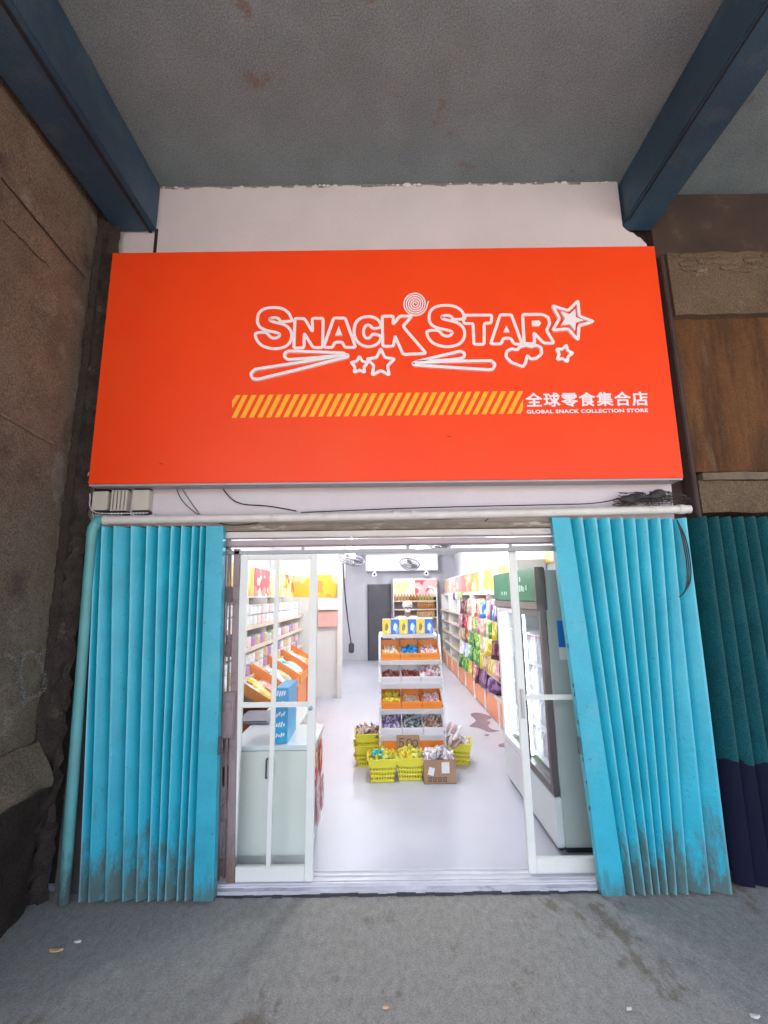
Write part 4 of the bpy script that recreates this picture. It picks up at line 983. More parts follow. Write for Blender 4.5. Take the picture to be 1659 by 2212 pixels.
# ---- baskets
bym = M('yellow basket plastic', (.78, .70, .05), .35, .06)
def make_basket():
    t = thing('basket', (0, 0, 0), '', 'basket')
    H, wt, wb_, dt, db = .185, .125, .098, .105, .08
    def cor(z, k): s = z / H; hw, hd = wb_ + (wt - wb_) * s, db + (dt - db) * s; return [(-hw, -hd), (hw, -hd), (hw, hd), (-hw, hd)][k]
    body = MB()
    def band(z0, z1, th=.003):
        for k in range(4):
            a0, b0, a1, b1 = cor(z0, k), cor(z0, (k + 1) % 4), cor(z1, k), cor(z1, (k + 1) % 4)
            nx_, ny_ = [(0, 1), (-1, 0), (0, -1), (1, 0)][k]
            f0 = [(a0[0], a0[1], z0), (b0[0], b0[1], z0), (b1[0], b1[1], z1), (a1[0], a1[1], z1)]
            f1 = [(x + nx_ * th, y + ny_ * th, z) for x, y, z in f0]
            body.add(f0 + f1, [(0, 1, 2, 3), (7, 6, 5, 4), (0, 4, 5, 1), (1, 5, 6, 2), (2, 6, 7, 3), (3, 7, 4, 0)])
    for z0, z1 in ((0, .022), (.042, .060), (.080, .098), (.118, H)): band(z0, z1)
    for z0, z1 in ((.022, .042), (.060, .080), (.098, .118)):
        for k in range(4):
            n = 9 if k % 2 == 0 else 7
            for i in range(n + 1):
                u = i / n; wd = .5 * (.10 if 0 < i < n else .18) / n * 4
                a0, b0, a1, b1 = [Vector(c) for c in (cor(z0, k), cor(z0, (k + 1) % 4), cor(z1, k), cor(z1, (k + 1) % 4))]
                u0, u1 = max(0, u - .028), min(1, u + .028)
                nx_, ny_ = [(0, 1), (-1, 0), (0, -1), (1, 0)][k]; th = .003
                f0 = [(*a0.lerp(b0, u0), z0), (*a0.lerp(b0, u1), z0), (*a1.lerp(b1, u1), z1), (*a1.lerp(b1, u0), z1)]
                f1 = [(x + nx_ * th, y + ny_ * th, z) for x, y, z in f0]
                body.add(f0 + f1, [(0, 1, 2, 3), (7, 6, 5, 4), (0, 4, 5, 1), (1, 5, 6, 2), (2, 6, 7, 3), (3, 7, 4, 0)])
    body.box(-wb_, wb_, -db, db, 0, .004)
    body.build('lattice_tub', bym, t)
    MB().tube([(-wt - .004, -dt - .004, H), (wt + .004, -dt - .004, H), (wt + .004, dt + .004, H), (-wt - .004, dt + .004, H)], .006, 6, True).build('rim', bym, t, smooth=50)
    return t
bproto = make_basket()
def gz(px, py): return G(px, py, FZ)
BK = []
for px, py, z, rz, lb in ((826, 1690, 0, .03, 'yellow lattice basket at the front left, teal and yellow sweets on top'), (887, 1686, 0, -.03, 'yellow lattice basket in the front middle, heaped with yellow packets'),
                          (792, 1657, 0, .12, 'lower yellow basket of the stacked pair left of the rack'), (795, 1657, .105, .08, 'upper yellow basket stacked in the pair left of the rack'), (993, 1652, 0, -.15, 'yellow lattice basket at the right of the rack behind the carton')):
    q = gz(px, py); q.y += .08; q.z = FZ + .001 + z
    BK.append(put(bproto, q, rz, lb, 'yellow baskets around the candy rack'))
def on_basket(o, key, n, size, h, label, base=.10):
    c = o.location; heap('candy_heap', c.x - .108, c.x + .108, c.y - .088, c.y + .088, lambda y: c.z + base, h, CW[key], n, size, label, shape=lambda u, v: .75 + .5 * (1 - abs(2 * u - 1)) + .3 * v)
on_basket(BK[0], 'mix', 90, .026, .055, 'yellow wrapped snacks heaped in the front left basket', .138)
on_basket(BK[1], 'mix', 95, .027, .055, 'bright yellow packets heaped in the front middle basket', .138)
on_basket(BK[2], 'mix', 30, .026, .03, 'yellow wrapped snacks glimpsed in the lower stacked basket', .05)
on_basket(BK[3], 'brn', 70, .026, .09, 'mixed red brown and green snacks heaped in the upper stacked basket')
on_basket(BK[4], 'wht', 80, .026, .09, 'white and pale packets heaped in the right basket')
c = BK[0].location
heap('candy_heap', c.x - .085, c.x + .015, c.y - .07, c.y + .03, lambda y: c.z + .175, .045, CW['tea'], 36, .022, 'small clump of teal wrapped sweets on the front left basket')
# carton
q = gz(951, 1693); q.y += .08
bx = thing('carton', (q.x, q.y, FZ), 'open brown cardboard carton at the front right, heaped with white packets', 'cardboard box')
cbm = M('brown corrugated card', (.36, .215, .13), .8, .08, 8)
X0, X1, Y0_, Y1_, Z0, Z1 = q.x - .137, q.x + .137, q.y - .09, q.y + .09, FZ + .001, FZ + .192
mb = MB(); mb.box(X0, X1, Y0_, Y0_ + .005, Z0, Z1); mb.box(X0, X1, Y1_ - .005, Y1_, Z0, Z1); mb.box(X0, X0 + .005, Y0_ + .005, Y1_ - .005, Z0, Z1); mb.box(X1 - .005, X1, Y0_ + .005, Y1_ - .005, Z0, Z1); mb.box(X0, X1, Y0_, Y1_, Z0 - .0005, Z0 + .004)
mb.build('box_walls', cbm, bx)
lab = M('white paper label', (.72, .70, .66), .6, .05)
MB().box(q.x + .015, q.x + .082, Y0_ - .002, Y0_ - .0005, FZ + .085, FZ + .172).build('paper_label', lab, bx)
MB().box(q.x - .098, q.x - .048, Y0_ - .002, Y0_ - .0005, FZ + .07, FZ + .132, (0, .25, 0)).build('paper_label', lab, bx)
ik = M('dark box print', (.07, .045, .03), .8)
for k in range(4):
    x = q.x - .085 + k * .042
    MB().ring([(x - .013, FZ + .022), (x + .013, FZ + .022), (x + .013, FZ + .052), (x - .013, FZ + .052)], .005, Y0_ - .0015, Y0_ - .0003).build('printed_icon', ik, bx)
    MB().prism([(x - .006, FZ + .03), (x + .006, FZ + .03), (x, FZ + .046)], Y0_ - .0015, Y0_ - .0003).build('printed_icon', ik, bx)
heap('candy_heap', X0 + .015, X1 - .015, Y0_ + .012, Y1_ - .012, lambda y: FZ + .13, .105, CW['wht'], 90, .032, 'white packets piled out of the brown carton', shape=lambda u, v: .7 + .5 * (1 - abs(2 * u - 1)))
mb = MB()
for i in range(12):
    q2 = Euler((rnd.uniform(-.5, .3), rnd.uniform(.3, .9), 0)).to_matrix()
    mb.ball((rxb + .05 + rnd.random() * .10, RY + .05 + rnd.random() * .25, FZ + .12 + rnd.random() * .22), .045, 7, 5, (.35, .9, 1.2), q2)
tag(mb.build('packet_pile', CW['mau']), 'mauve packets leaning between the rack and the right basket', 'sweets', None, 'stuff')

# ================================================================== SHELVES AT THE RIGHT
def shelf_run(name, label, xw, xf, ya, yb, boards, side, base_top, fas_z, panels):
    t = thing(name, ((xw + xf) / 2, (ya + yb) / 2, FZ), label, 'shelves')
    lo, hi = min(xw, xf), max(xw, xf)
    bm = M('beige white shelf board', (.60, .54, .47), .4, .06)
    for z in boards:
        MB().box(lo, hi, ya, yb, z - .02, z).build('shelf_board', bm, t, .003)
        e0 = xf - .012 if side > 0 else xf; MB().box(e0, e0 + .012, ya, yb, z - .03, z + .012).build('price_strip', M('cream price strip', (.66, .56, .46), .4), t, .002)
    MB().box(xw - .012 if side > 0 else xw, xw if side > 0 else xw + .012, ya, yb, FZ, fas_z[0]).build('back_panel', M('shelf back panel', (.45, .42, .42), .6), t)
    for y in [ya + (yb - ya) * k / 5 for k in range(6)]:
        MB().box(lo + .01, hi - .04, y - .008, y + .008, FZ, fas_z[0]).build('divider', white(), t)
    return t, bm
RXF, RXW = 1.38, 1.79
rboards = [.345, .58, .81, 1.04, 1.27]
rs, _ = shelf_run('snack_shelves', 'long white wall shelves of snack packets along the right side', RXW, RXF, 5.0, 11.3, rboards, 1, .345, (1.62, 1.96), 8)
for k in range(8):
    y0 = 5.05 + k * .78
    MB().box(RXF - .005, RXF + .01, y0 + .04, y0 + .72, FZ + .02, .325).build('base_panel', M('salmon orange panel', (.80, .28, .10), .4, .06), rs, .003)
    MB().box(RXF - .012, RXF + .012, y0 - .045, y0 + .035, FZ, .325).build('base_post', white(), rs, .003)
FX = 1.46
fsc = [(YEL, CRM, WHT), (ORG_, (.82, .6, .3), WHT), (PNK, CRM, (.8, .5, .5)), (CRM, PNK, WHT), ((.8, .5, .4), CRM, PNK)]
ysg = [5.3, 6.9, 8.2, 9.5, 10.4, 11.2]
for k in range(5):
    poster(rs, [(FX, ysg[k + 1] - .02, 1.66), (FX, ysg[k] + .02, 1.66), (FX, ysg[k] + .02, 1.95), (FX, ysg[k + 1] - .02, 1.95)], *fsc[k], name='fascia_poster', seed=10 + k)
MB().box(FX + .008, RXW, 5.0, 11.25, 1.60, 1.98).build('fascia_box', white(), rs, .004)
MB().box(FX - .012, FX + .004, 5.0, 11.25, 1.955, 1.975).build('fascia_trim', white(), rs)
MB().box(FX - .02, FX + .004, 5.0, 11.25, 1.60, 1.645).build('fascia_trim', white(), rs)
ROWS = [['purple', 'plum', 'plum', 'pink', 'plum', 'brown', 'yellow', 'yellow', 'green', 'lime', 'green', 'dark green'],
        ['brown', 'pink', 'cream', 'yellow', 'yellow', 'beige', 'yellow', 'green', 'dark green', 'green', 'dark green', 'green', 'teal', 'white', 'blue', 'white'],
        ['brown', 'plum', 'pink', 'yellow', 'white', 'cream', 'yellow', 'lime', 'lime', 'dark green', 'dark green', 'green', 'beige', 'brown', 'beige', 'beige'],
        ['dark green', 'yellow', 'green', 'cream', 'beige', 'cream', 'magenta', 'purple', 'lime', 'yellow', 'beige', 'white', 'cream', 'red', 'plum', 'pink'],
        ['purple', 'blue', 'purple', 'pink', 'white', 'blue', 'orange', 'pink', 'red', 'white', 'pink', 'beige', 'plum', 'brown', 'plum', 'red', 'white']]
RN = ('bottom', 'second lowest', 'middle', 'second highest', 'top')
for r_, row in enumerate(ROWS):
    y = 5.5 + (.95 if r_ == 0 else 0)
    for k, cn in enumerate(row):
        big = 1.22 if r_ == 0 and k < 3 else 1
        put(pack(cn), (RXF - .035 + rnd.uniform(-.02, .02), y + rnd.uniform(-.02, .02), rboards[r_] + (.012 if r_ else .003)), rnd.uniform(.0, .75), f'{cn} snack packet on the {RN[r_]} right shelf board, {NTH[k]} from the entrance', 'snack packets on the right shelves', (.75, 1.02 * big, 1.28 * big * rnd.uniform(.82, 1.02)), rnd.uniform(-.08, .08), rnd.uniform(.04, .22))
        y += .150 + .03 * rnd.random() + (.05 if k > 11 else 0)
for k, (yy, cn) in enumerate(((8.6, 'lime'), (8.9, 'yellow'), (9.2, 'white'), (9.5, 'purple'))):
    put(pack(cn), (FX - .02, yy, 1.50), 0, f'{cn} snack packet hung under the right hand poster strip, {NTH[k]} from the entrance', 'snack packets on the right shelves', (1, 1.2, .8))
mb = MB(); q = P(1066, 1478, 5.25)
mb.lathe([(.05, 0), (.12, .02), (.135, .10), (.115, .18), (.06, .225), (.04, .245)], (RXF + .06, 6.12, .347), 14)
tag(mb.build('sack', pack_mat('packet purple', *PC['purple']), None, smooth=60), 'plump dark purple bag on the near end of the right shelves', 'bag')

# ================================================================== FRIDGE
fx0, fx1, fy0, fy1 = 1.03, 1.76, 3.07, 4.27
fr = thing('drinks_fridge', ((fx0 + fx1) / 2, (fy0 + fy1) / 2, FZ), 'tall white drinks fridge with a green header and lit glass doors on the right', 'fridge')
fs = M('pale green grey steel', (.40, .45, .43), .4, .06, 2)
fh, gb, gt = Zf(1225, fy0, 1170), .36, Zf(1318, fy0, 1174)
mb = MB(); mb.box(fx0 + .05, fx1, fy0, fy0 + .035, FZ + .05, fh - .02); mb.box(fx0 + .05, fx1, fy1 - .035, fy1, FZ + .05, fh - .02); mb.box(fx1 - .04, fx1, fy0 + .036, fy1 - .036, FZ + .05, fh - .02)
mb.box(fx0 + .05, fx1 - .041, fy0 + .036, fy1 - .036, fh - .06, fh - .02); mb.box(fx0 + .05, fx1 - .041, fy0 + .036, fy1 - .036, FZ + .05, gb)
mb.build('cabinet', fs, fr, .006)
MB().box(fx0 + .005, fx0 + .049, fy0, fy1, FZ + .05, gb - .005).build('front_panel', M('white fridge panel', (.62, .64, .66), .35, .04), fr, .004)
MB().box(fx0 + .08, fx1 - .03, fy0 + .05, fy1 - .04, FZ + .001, FZ + .049).build('plinth', bl, fr)
mb = MB()
for y in (fy0 + .08, fy1 - .08): mb.ball((fx0 + .05, y, FZ + .026), .025, 8, 6)
mb.build('foot', bl, fr)
MB().box(fx0 - .012, fx0 + .049, fy0 - .002, fy1 + .002, gt + .055, fh).build('header', M('green fridge header', (.03, .20, .10), .25, .25, 2, stain=((.10, .18, .17), 1.6, .5, .2, .6)), fr, .008)
MB().box(fx0 - .012, fx0 + .049, fy0 - .002, fy1 + .002, gt, gt + .053).build('header_trim', M('brown grey trim', (.20, .16, .155), .4), fr, .004)
MB().box(fx0 - .016, fx0 + .052, fy0 - .006, fy0 + .028, gt - .002, fh + .002).build('corner_cap', M('dark header cap', (.10, .085, .08), .4), fr, .005)
mk = M('pale green print', (.45, .70, .58), .4); mb = MB()
for k, (dy, z0, z1_) in enumerate(((.34, .62, .78), (.36, .30, .52), (.31, .32, .50), (.27, .30, .46), (.20, .34, .50))):
    mb.box(fx0 - .0145, fx0 - .0125, fy0 + dy, fy0 + dy + .03, gt + .055 + (fh - gt - .055) * z0, gt + .055 + (fh - gt - .055) * z1_)
for dy in (.88, .80, .74): mb.box(fx0 - .0145, fx0 - .0125, fy0 + dy, fy0 + dy + .03, gt + .10, gt + .13)
mb.build('header_print', mk, fr)
fgl = glass('fridge glass', (.96, .98, 1)); fdk = M('dark door frame', (.11, .09, .095), .35, .1); fwf = M('white door frame', (.66, .65, .70), .35, .04)
ym = (fy0 + fy1) / 2
for (y0, y1, fmt) in ((fy0 + .004, ym - .003, fdk), (ym + .003, fy1 - .004, fwf)):
    d_ = MB(); wd = .045; z0, z1_ = gb + .002, gt - .004
    d_.box(fx0 + .004, fx0 + .046, y0, y0 + wd, z0, z1_); d_.box(fx0 + .004, fx0 + .046, y1 - wd, y1, z0, z1_); d_.box(fx0 + .004, fx0 + .046, y0 + wd + .0005, y1 - wd - .0005, z0, z0 + .05); d_.box(fx0 + .004, fx0 + .046, y0 + wd + .0005, y1 - wd - .0005, z1_ - .04, z1_)
    dd = d_.build('fridge_door', fmt, fr, .003)
    MB().box(fx0 + .022, fx0 + .028, y0 + wd, y1 - wd, z0 + .05, z1_ - .04).build('glass_pane', fgl, dd)
    hy = y1 - .03 if fmt is fdk else y0 + .03
    MB().box(fx0 - .02, fx0 + .003, hy - .012, hy + .012, .75, 1.15).build('handle', M('grey handle', (.5, .5, .52), .3), dd, .005)
lin = M('fridge liner white', (.78, .79, .82), .4)
MB().box(fx1 - .10, fx1 - .042, fy0 + .037, fy1 - .037, gb + .002, fh - .062).build('liner', lin, fr)
led = emit('fridge tube glow', (.93, .97, 1), 2.5)
for y in (fy0 + .05, ym - .012, fy1 - .075):
    MB().box(fx0 + .06, fx0 + .075, y, y + .024, gb + .05, gt - .05).build('light_tube', led, fr)
for k in range(5):
    z = gb + .06 + k * .22; MB().box(fx0 + .09, fx1 - .11, fy0 + .04, fy1 - .04, z - .008, z).build('wire_shelf', M('white wire shelf', (.7, .71, .74), .4), fr)
tub = thing('drink_bottle', (0, 0, 0), '', 'bottle'); MB().lathe([(.032, 0), (.036, .02), (.036, .12), (.016, .16), (.016, .18)], (0, 0, 0), 12).build('bottle_body', M('milky drink', (.62, .60, .66), .25, .2, 30), tub, smooth=40)
MB().lathe([(.018, .181), (.018, .20)], (0, 0, 0), 10).build('bottle_cap', M('pink bottle cap', (.7, .3, .35), .4), tub, smooth=40)
for k in range(4):
    for i in range(12):
        put(tub, (fx0 + .16, fy0 + .09 + i * .088, gb + .061 + k * .22), 0, f'milky drink bottle on the {("lowest", "second", "third", "fourth")[k]} fridge shelf, {NTH[i]} from the door side', 'bottles inside the fridge')
p0, p1 = P(1207, 1398, fy0), P(1240, 1340, fy0)
st = thing('sticker', ((p0.x + p1.x) / 2, fy0 - .002, p0.z), 'blue notice sticker on the grey side of the fridge', 'sticker')
MB().box(p0.x, p1.x, fy0 - .003, fy0 - .001, p0.z, p1.z).build('blue_sheet', M('sticker blue', (.01, .16, .55), .4), st)
p2 = P(1207, 1425, fy0); MB().box(p0.x, p1.x, fy0 - .003, fy0 - .001, p2.z, p0.z - .002).build('white_sheet', lab, st)
poster(None, [(1.78, 5.0, 1.93), (1.78, 3.2, 1.93), (1.78, 3.2, 2.12), (1.78, 5.0, 2.12)], ORG_, YEL, CRM, name='poster', seed=31)
tag(bpy.data.objects['poster'] if 'poster' in bpy.data.objects and bpy.data.objects['poster'].parent is None else [o for o in bpy.data.objects if o.name.startswith('poster') and o.parent is None][0], 'orange and yellow poster strip on the wall above the fridge', 'poster')

# ================================================================== SHELVES AT THE LEFT
LXF, LXW = -1.34, XL + .006
lboards = [.84, 1.11, 1.32]
lsn, _ = shelf_run('jar_shelves', 'white wall shelves of jars and boxes seen through the left glass door', LXW, LXF, 3.9, 7.5, lboards, -1, .84, (1.60, 1.96), 4)
for k, (y0, y1, cs) in enumerate(((3.9, 5.15, (YEL, CRM, ORG_)), (5.2, 5.9, (RED, PNK, WHT)), (5.95, 7.45, (CRM, YEL, RED)))):
    poster(lsn, [(-1.49, y0, 1.62), (-1.49, y1, 1.62), (-1.49, y1, 1.94), (-1.49, y0, 1.94)], *cs, name='fascia_poster', seed=40 + k)
MB().box(LXW, -1.498, 3.9, 7.5, 1.60, 1.97).build('fascia_box', white(), lsn, .003)
jars = {}
for cn, bc, lc in (('purple', (.42, .20, .42), (.35, .33, .5)), ('white', (.66, .66, .68), (.72, .72, .75)), ('green', (.55, .62, .55), (.05, .42, .16)), ('tan', (.55, .42, .24), (.70, .62, .56)), ('pink', (.72, .52, .52), (.75, .7, .7))):
    t = thing('jar', (0, 0, 0), '', 'jar')
    MB().lathe([(.045, 0), (.052, .006), (.052, .075), (.046, .085)], (0, 0, 0), 14).build('jar_body', M('jar ' + cn, bc, .3, .2, 25), t, smooth=40)
    MB().lathe([(.049, .0855), (.05, .088), (.05, .102), (.046, .105)], (0, 0, 0), 14).build('lid', M('jar lid ' + cn, lc, .35), t, smooth=40)
    jars[cn] = t
BN = ('lowest', 'middle', 'top')
for bi, z in enumerate(lboards):
    for lay in range(2 if bi != 1 else 1 + 1):
        if bi == 1 and lay == 1: continue
        for k in range(20):
            y = 4.02 + k * .165 + rnd.uniform(-.01, .01)
            cn = rnd.choice(('white', 'white', 'tan', 'pink', 'purple') if bi == 0 else ('purple', 'white', 'green', 'tan', 'pink', 'tan') if bi == 1 else ('white', 'white', 'white', 'pink'))
            put(jars[cn], (LXF - .075, y, z + .001 + lay * .107), 0, f'{cn} lidded jar on the {BN[bi]} left shelf, {"stacked above, " if lay else ""}{NTH[k]} from the entrance', 'jars on the left shelves', (1.15, 1.3, .94))
# slanted orange bins below the left shelves
for k in range(4):
    y = 4.15 + k * .66
    t = thing('produce_bin', (LXF + .05, y + .29, .5), ('orange slanted bin nearest the entrance under the left shelves, with yellow packets', 'orange slanted bin in the middle under the left shelves', 'orange slanted bin third from the entrance under the left shelves', 'orange slanted bin farthest back under the left shelves')[k], 'bin', 'slanted bins under the left shelves')
    mb = MB(); x0, x1 = LXF - .06, LXF + .34; BZ = .215
    mb.add([(x0, y, .62 + BZ), (x1, y, .42 + BZ), (x1, y + .60, .42 + BZ), (x0, y + .60, .62 + BZ), (x0, y, .605 + BZ), (x1, y, .405 + BZ), (x1, y + .60, .405 + BZ), (x0, y + .60, .605 + BZ)], [(0, 1, 2, 3), (7, 6, 5, 4), (0, 4, 5, 1), (2, 6, 7, 3)])
    for yy in (y, y + .592): mb.add([(x0, yy, .60 + BZ), (x1, yy, .40 + BZ), (x1, yy, .50 + BZ), (x0, yy, .74 + BZ), (x0, yy + .008, .60 + BZ), (x1, yy + .008, .40 + BZ), (x1, yy + .008, .50 + BZ), (x0, yy + .008, .74 + BZ)], [(0, 1, 2, 3), (7, 6, 5, 4), (0, 4, 5, 1), (1, 5, 6, 2), (2, 6, 7, 3), (3, 7, 4, 0)])
    mb.box(x1, x1 + .008, y, y + .60, .40 + BZ, .49 + BZ); mb.box(x0 - .008, x0, y, y + .60, .6 + BZ, .76 + BZ)
    mb.build('tray', orange(), t)
    MB().box(x0 + .05, x1 - .02, y + .01, y + .57, FZ + .002, .39 + BZ).build('stand', M('orange base panel', (.78, .21, .02)), t, .004)
    for i in range(5):
        cn = (('white', 'white', 'yellow', 'yellow', 'pink'), ('pink', 'cream', 'white', 'white', 'cream'), ('white', 'blue', 'white', 'teal', 'white'), ('white', 'cream', 'pink', 'white', 'orange'))[k][i]
        put(pack(cn), (x1 - .07 - .09 * (i % 2), y + .08 + i * .11, .455 + BZ + .045 * (i % 2)), 0, f'{cn} packet lying in the {("nearest", "second", "third", "farthest")[k]} slanted bin, {NTH[i]} from the entrance', 'packets in the slanted bins', (1, .8, 1.1), 0, -1.0)

# ================================================================== COUNTER BY THE DOOR
CY0, CY1, CT = 3.00, 4.10, .70
cx0, cx1 = -.97, Xf(676, 1700, CY0)
ct = thing('counter_cabinet', ((cx0 + cx1) / 2, CY0 + .3, FZ), 'white counter cabinet with two doors behind the left glass door', 'cabinet')
cbm2 = M('greenish white laminate', (.68, .69, .62), .45, .06, 2)
XM, CYM = -.64, 3.46
MB().box(cx0, XM, CY0 + .02, CY1, FZ + .06, CT - .03).box(XM + .001, cx1 - .012, CY0 + .02, CYM, FZ + .06, CT - .03).build('carcass', cbm2, ct, .003)
xm = Xf(583, 1700, CY0)
for a, b2, hx in ((cx0 + .004, xm - .0015, Xf(577, 1660, CY0)), (xm + .0015, cx1 - .002, Xf(590, 1660, CY0))):
    dd = MB().box(a, b2, CY0, CY0 + .018, FZ + .065, CT - .034).build('cabinet_door', cbm2, ct, .002)
    hz0, hz1 = Zf(1680, CY0, 585), Zf(1638, CY0, 585)
    MB().tube([(hx, CY0 - .003, hz0), (hx, CY0 - .025, hz0 + .006), (hx, CY0 - .025, hz1 - .006), (hx, CY0 - .003, hz1)], .0055, 8).build('handle', M('dark grey handle', (.09, .09, .09), .35), dd, smooth=40)
q = P(590, 1875, CY0); MB().lathe([(.002, -.012), (.016, -.012), (.018, -.001)], (q.x, CY0, q.z + .0), 14, 'y').build('lock', M('brown lock', (.16, .11, .07), .4, metal=.4), ct, smooth=40)
MB().prism([(cx0 - .01, CY0 - .012), (cx1 + .005, CY0 - .012), (cx1 + .005, CYM), (XM + .01, CYM), (XM + .01, CY1), (cx0 - .01, CY1)], CT - .028, CT).swap().build('countertop', M('glossy white counter', (.66, .70, .74), .15, .04, 3), ct, .004)
MB().box(cx0 + .02, cx1 - .03, CY0 + .05, CYM - .01, FZ, FZ + .058).build('kickboard', cbm2, ct)
p0, p1 = P(591, 1608, CY0 + .03), P(618, 1608, CY0 + .03)
bxb = thing('display_carton', ((p0.x + p1.x) / 2, CY0 + .14, CT), 'tall blue display carton with white print standing on the counter edge', 'carton')
zt1 = CT + .33
MB().box(p0.x, p1.x + .006, CY0 + .03, CY0 + .32, CT + .001, zt1).build('carton_body', M('carton blue', (.02, .30, .60), .35, .1, 18, stain=((.03, .42, .55), 8, .5, .1, .7)), bxb, .003)
mw = M('white carton print', (.7, .75, .8), .5, .3, 60)
for k in range(5):
    z = CT + .03 + k * .062; mb = MB(); s = rnd.uniform(.7, 1)
    for i in range(4): mb.box(p0.x + .012 + i * .015, p0.x + .021 + i * .015, CY0 + .0285, CY0 + .0297, z + rnd.uniform(0, .012), z + .028 + rnd.uniform(-.006, .01), (0, .3, 0))
    mb.build('printed_patch', mw, bxb)
q = G(566, 1546, CT)
tg = thing('scanner_tray', (q.x, CY0 + .55, CT), 'flat grey wedge shaped device on the white counter shelf', 'device')
zz = CT + .002; MB().add([(q.x - .13, CY0 + .45, zz), (q.x + .12, CY0 + .45, zz), (q.x + .12, CY0 + .66, zz), (q.x - .13, CY0 + .66, zz), (q.x - .13, CY0 + .45, zz + .015), (q.x + .12, CY0 + .45, zz + .015), (q.x + .12, CY0 + .66, zz + .05), (q.x - .09, CY0 + .66, zz + .05)], [(3, 2, 1, 0), (4, 5, 6, 7), (0, 1, 5, 4), (1, 2, 6, 5), (2, 3, 7, 6), (3, 0, 4, 7)]).build('device_body', M('grey device', (.26, .25, .30), .4), tg, .004)
MB().box(q.x - .11, q.x + .10, CY0 + .46, CY0 + .475, zz + .017, zz + .02).build('edge_strip', bl, tg)
for k in range(4):
    put(pack('red' if k % 2 == 0 else 'pink'), (cx1 + .004, CY0 + .10 + .10 * k, FZ + (.40 if k % 2 == 0 else .14)), 0, f'{"red" if k % 2 == 0 else "pink"} snack packet hung on the side of the counter, {NTH[k]} from the doorway', 'packets on the counter side', (.3, .6, 1.1))

# ================================================================== BACK SHELVES
BY = YB - .45
bs0, bs1 = Xf(850, 1330, BY), Xf(946, 1330, BY)
bsn = thing('bottle_shelves', ((bs0 + bs1) / 2, BY + .2, FZ), 'shelves of amber bottles under posters at the back of the shop', 'shelves')
bz = [Zf(y, BY) for y in (1370, 1351, 1332, 1313)]
bz = [Zf(1392, BY), Zf(1370, BY), Zf(1349, BY), Zf(1334, BY)][0:0] + [Zf(1315, BY), Zf(1329, BY), Zf(1345, BY), Zf(1372, BY)]
bz = [Zf((2250 + y / 5.925) / 1.8517, BY) for y in (910, 1110, 1300)]
for z in bz + [bz[-1] - .3]:
    MB().box(bs0, bs1, BY, YB - .01, z - .03, z).build('shelf_board', M('cream price strip', (.66, .56, .46)), bsn, .003)
MB().box(bs0, bs1, YB - .03, YB - .005, FZ, bz[0] + .35).build('back_panel', M('shelf back panel', (.45, .42, .42)), bsn)
for x in (bs0, bs1 - .02): MB().box(x, x + .02, BY + .005, YB - .031, FZ, bz[0] + .3).build('side_panel', white(), bsn)
yposter(850, 896, 1258, 1288, BY + .05, ((.78, .70, .30), (.80, .76, .5), WHT), 21, bsn)
yposter(896, 944, 1253, 1287, BY + .05, ((.80, .45, .45), WHT, RED), 22, bsn)
MB().box(bs0, bs1, BY + .058, YB - .032, Zf(1290, BY), Zf(1250, BY)).build('poster_box', white(), bsn)
bp = {}
for cn, cc in (('amber', (.30, .12, .02)), ('tan', (.42, .26, .12)), ('olive', (.36, .28, .09))):
    t = thing('bottle', (0, 0, 0), '', 'bottle')
    MB().lathe([(.032, 0), (.036, .01), (.036, .09), (.018, .125), (.018, .14)], (0, 0, 0), 10).build('bottle_body', M('bottle ' + cn, cc, .2, .15), t, smooth=40)
    MB().lathe([(.021, .141), (.021, .165)], (0, 0, 0), 8).build('bottle_cap', M('bottle cap gold', (.62, .42, .22), .35), t, smooth=40)
    bp[cn] = t
for r_, (cn, n, x0) in enumerate((('tan', 13, bs0 + .06), ('amber', 9, bs0 + .62), ('tan', 9, bs0 + .60))):
    for k in range(n):
        c2 = cn if r_ else ('tan' if k < 5 else 'amber' if k < 8 else 'olive')
        put(bp[c2], (x0 + k * (bs1 - .05 - x0) / n, BY + .05, bz[r_] + .001), 0, f'small {c2} bottle on the {("top", "middle", "lower")[r_]} board of the back shelves, {NTH[k]} from the left', 'bottles on the back shelves', (1, 1, 1.0))

# ================================================================== PERSON
PYY = 9.0
pc = P(880, 1315, PYY); ph = Zf(1301, PYY) - FZ
def skin(name, chains, mat, parent, lvl=2, root=0):
    me = bpy.data.meshes.new(name); vs = []; es = []; rs_ = []
    idx = {}
    for ch in chains:
        prev = None
        for key, co, r in ch:
            if key in idx: i = idx[key]
            else:
                i = len(vs); idx[key] = i; vs.append(co); rs_.append(r)
            if prev is not None and prev != i: es.append((prev, i))
            prev = i
    me.from_pydata(vs, es, []); me.update()
    o = bpy.data.objects.new(name, me); col.objects.link(o); me.materials.append(mat)
    md = o.modifiers.new('skin', 'SKIN'); md.use_smooth_shade = True; o.modifiers.new('sub', 'SUBSURF').levels = lvl; o.modifiers['sub'].render_levels = lvl
    sv_ = me.skin_vertices[0].data
    for i, r in enumerate(rs_): sv_[i].radius = (r, r) if not isinstance(r, tuple) else r; sv_[i].use_root = (i == root)
    o.parent = parent; return o
pe = thing('person', (pc.x, PYY, FZ), 'person in a white cap, white mask and white top standing behind the candy rack', 'person')
k_ = ph / 1.55
def J(x, y, z): return (x * k_, y * k_, z * k_)
torso = [('p', J(0, 0, .80), .115 * k_), ('w', J(0, .0, .95), .105 * k_), ('c', J(0, .0, 1.12), .125 * k_), ('n0', J(0, -.02, 1.25), .075 * k_), ('n', J(0, -.05, 1.32), .05 * k_), ('h0', J(0, -.08, 1.38), .072 * k_), ('h1', J(0, -.10, 1.45), .09 * k_), ('h2', J(0, -.09, 1.52), .06 * k_)]
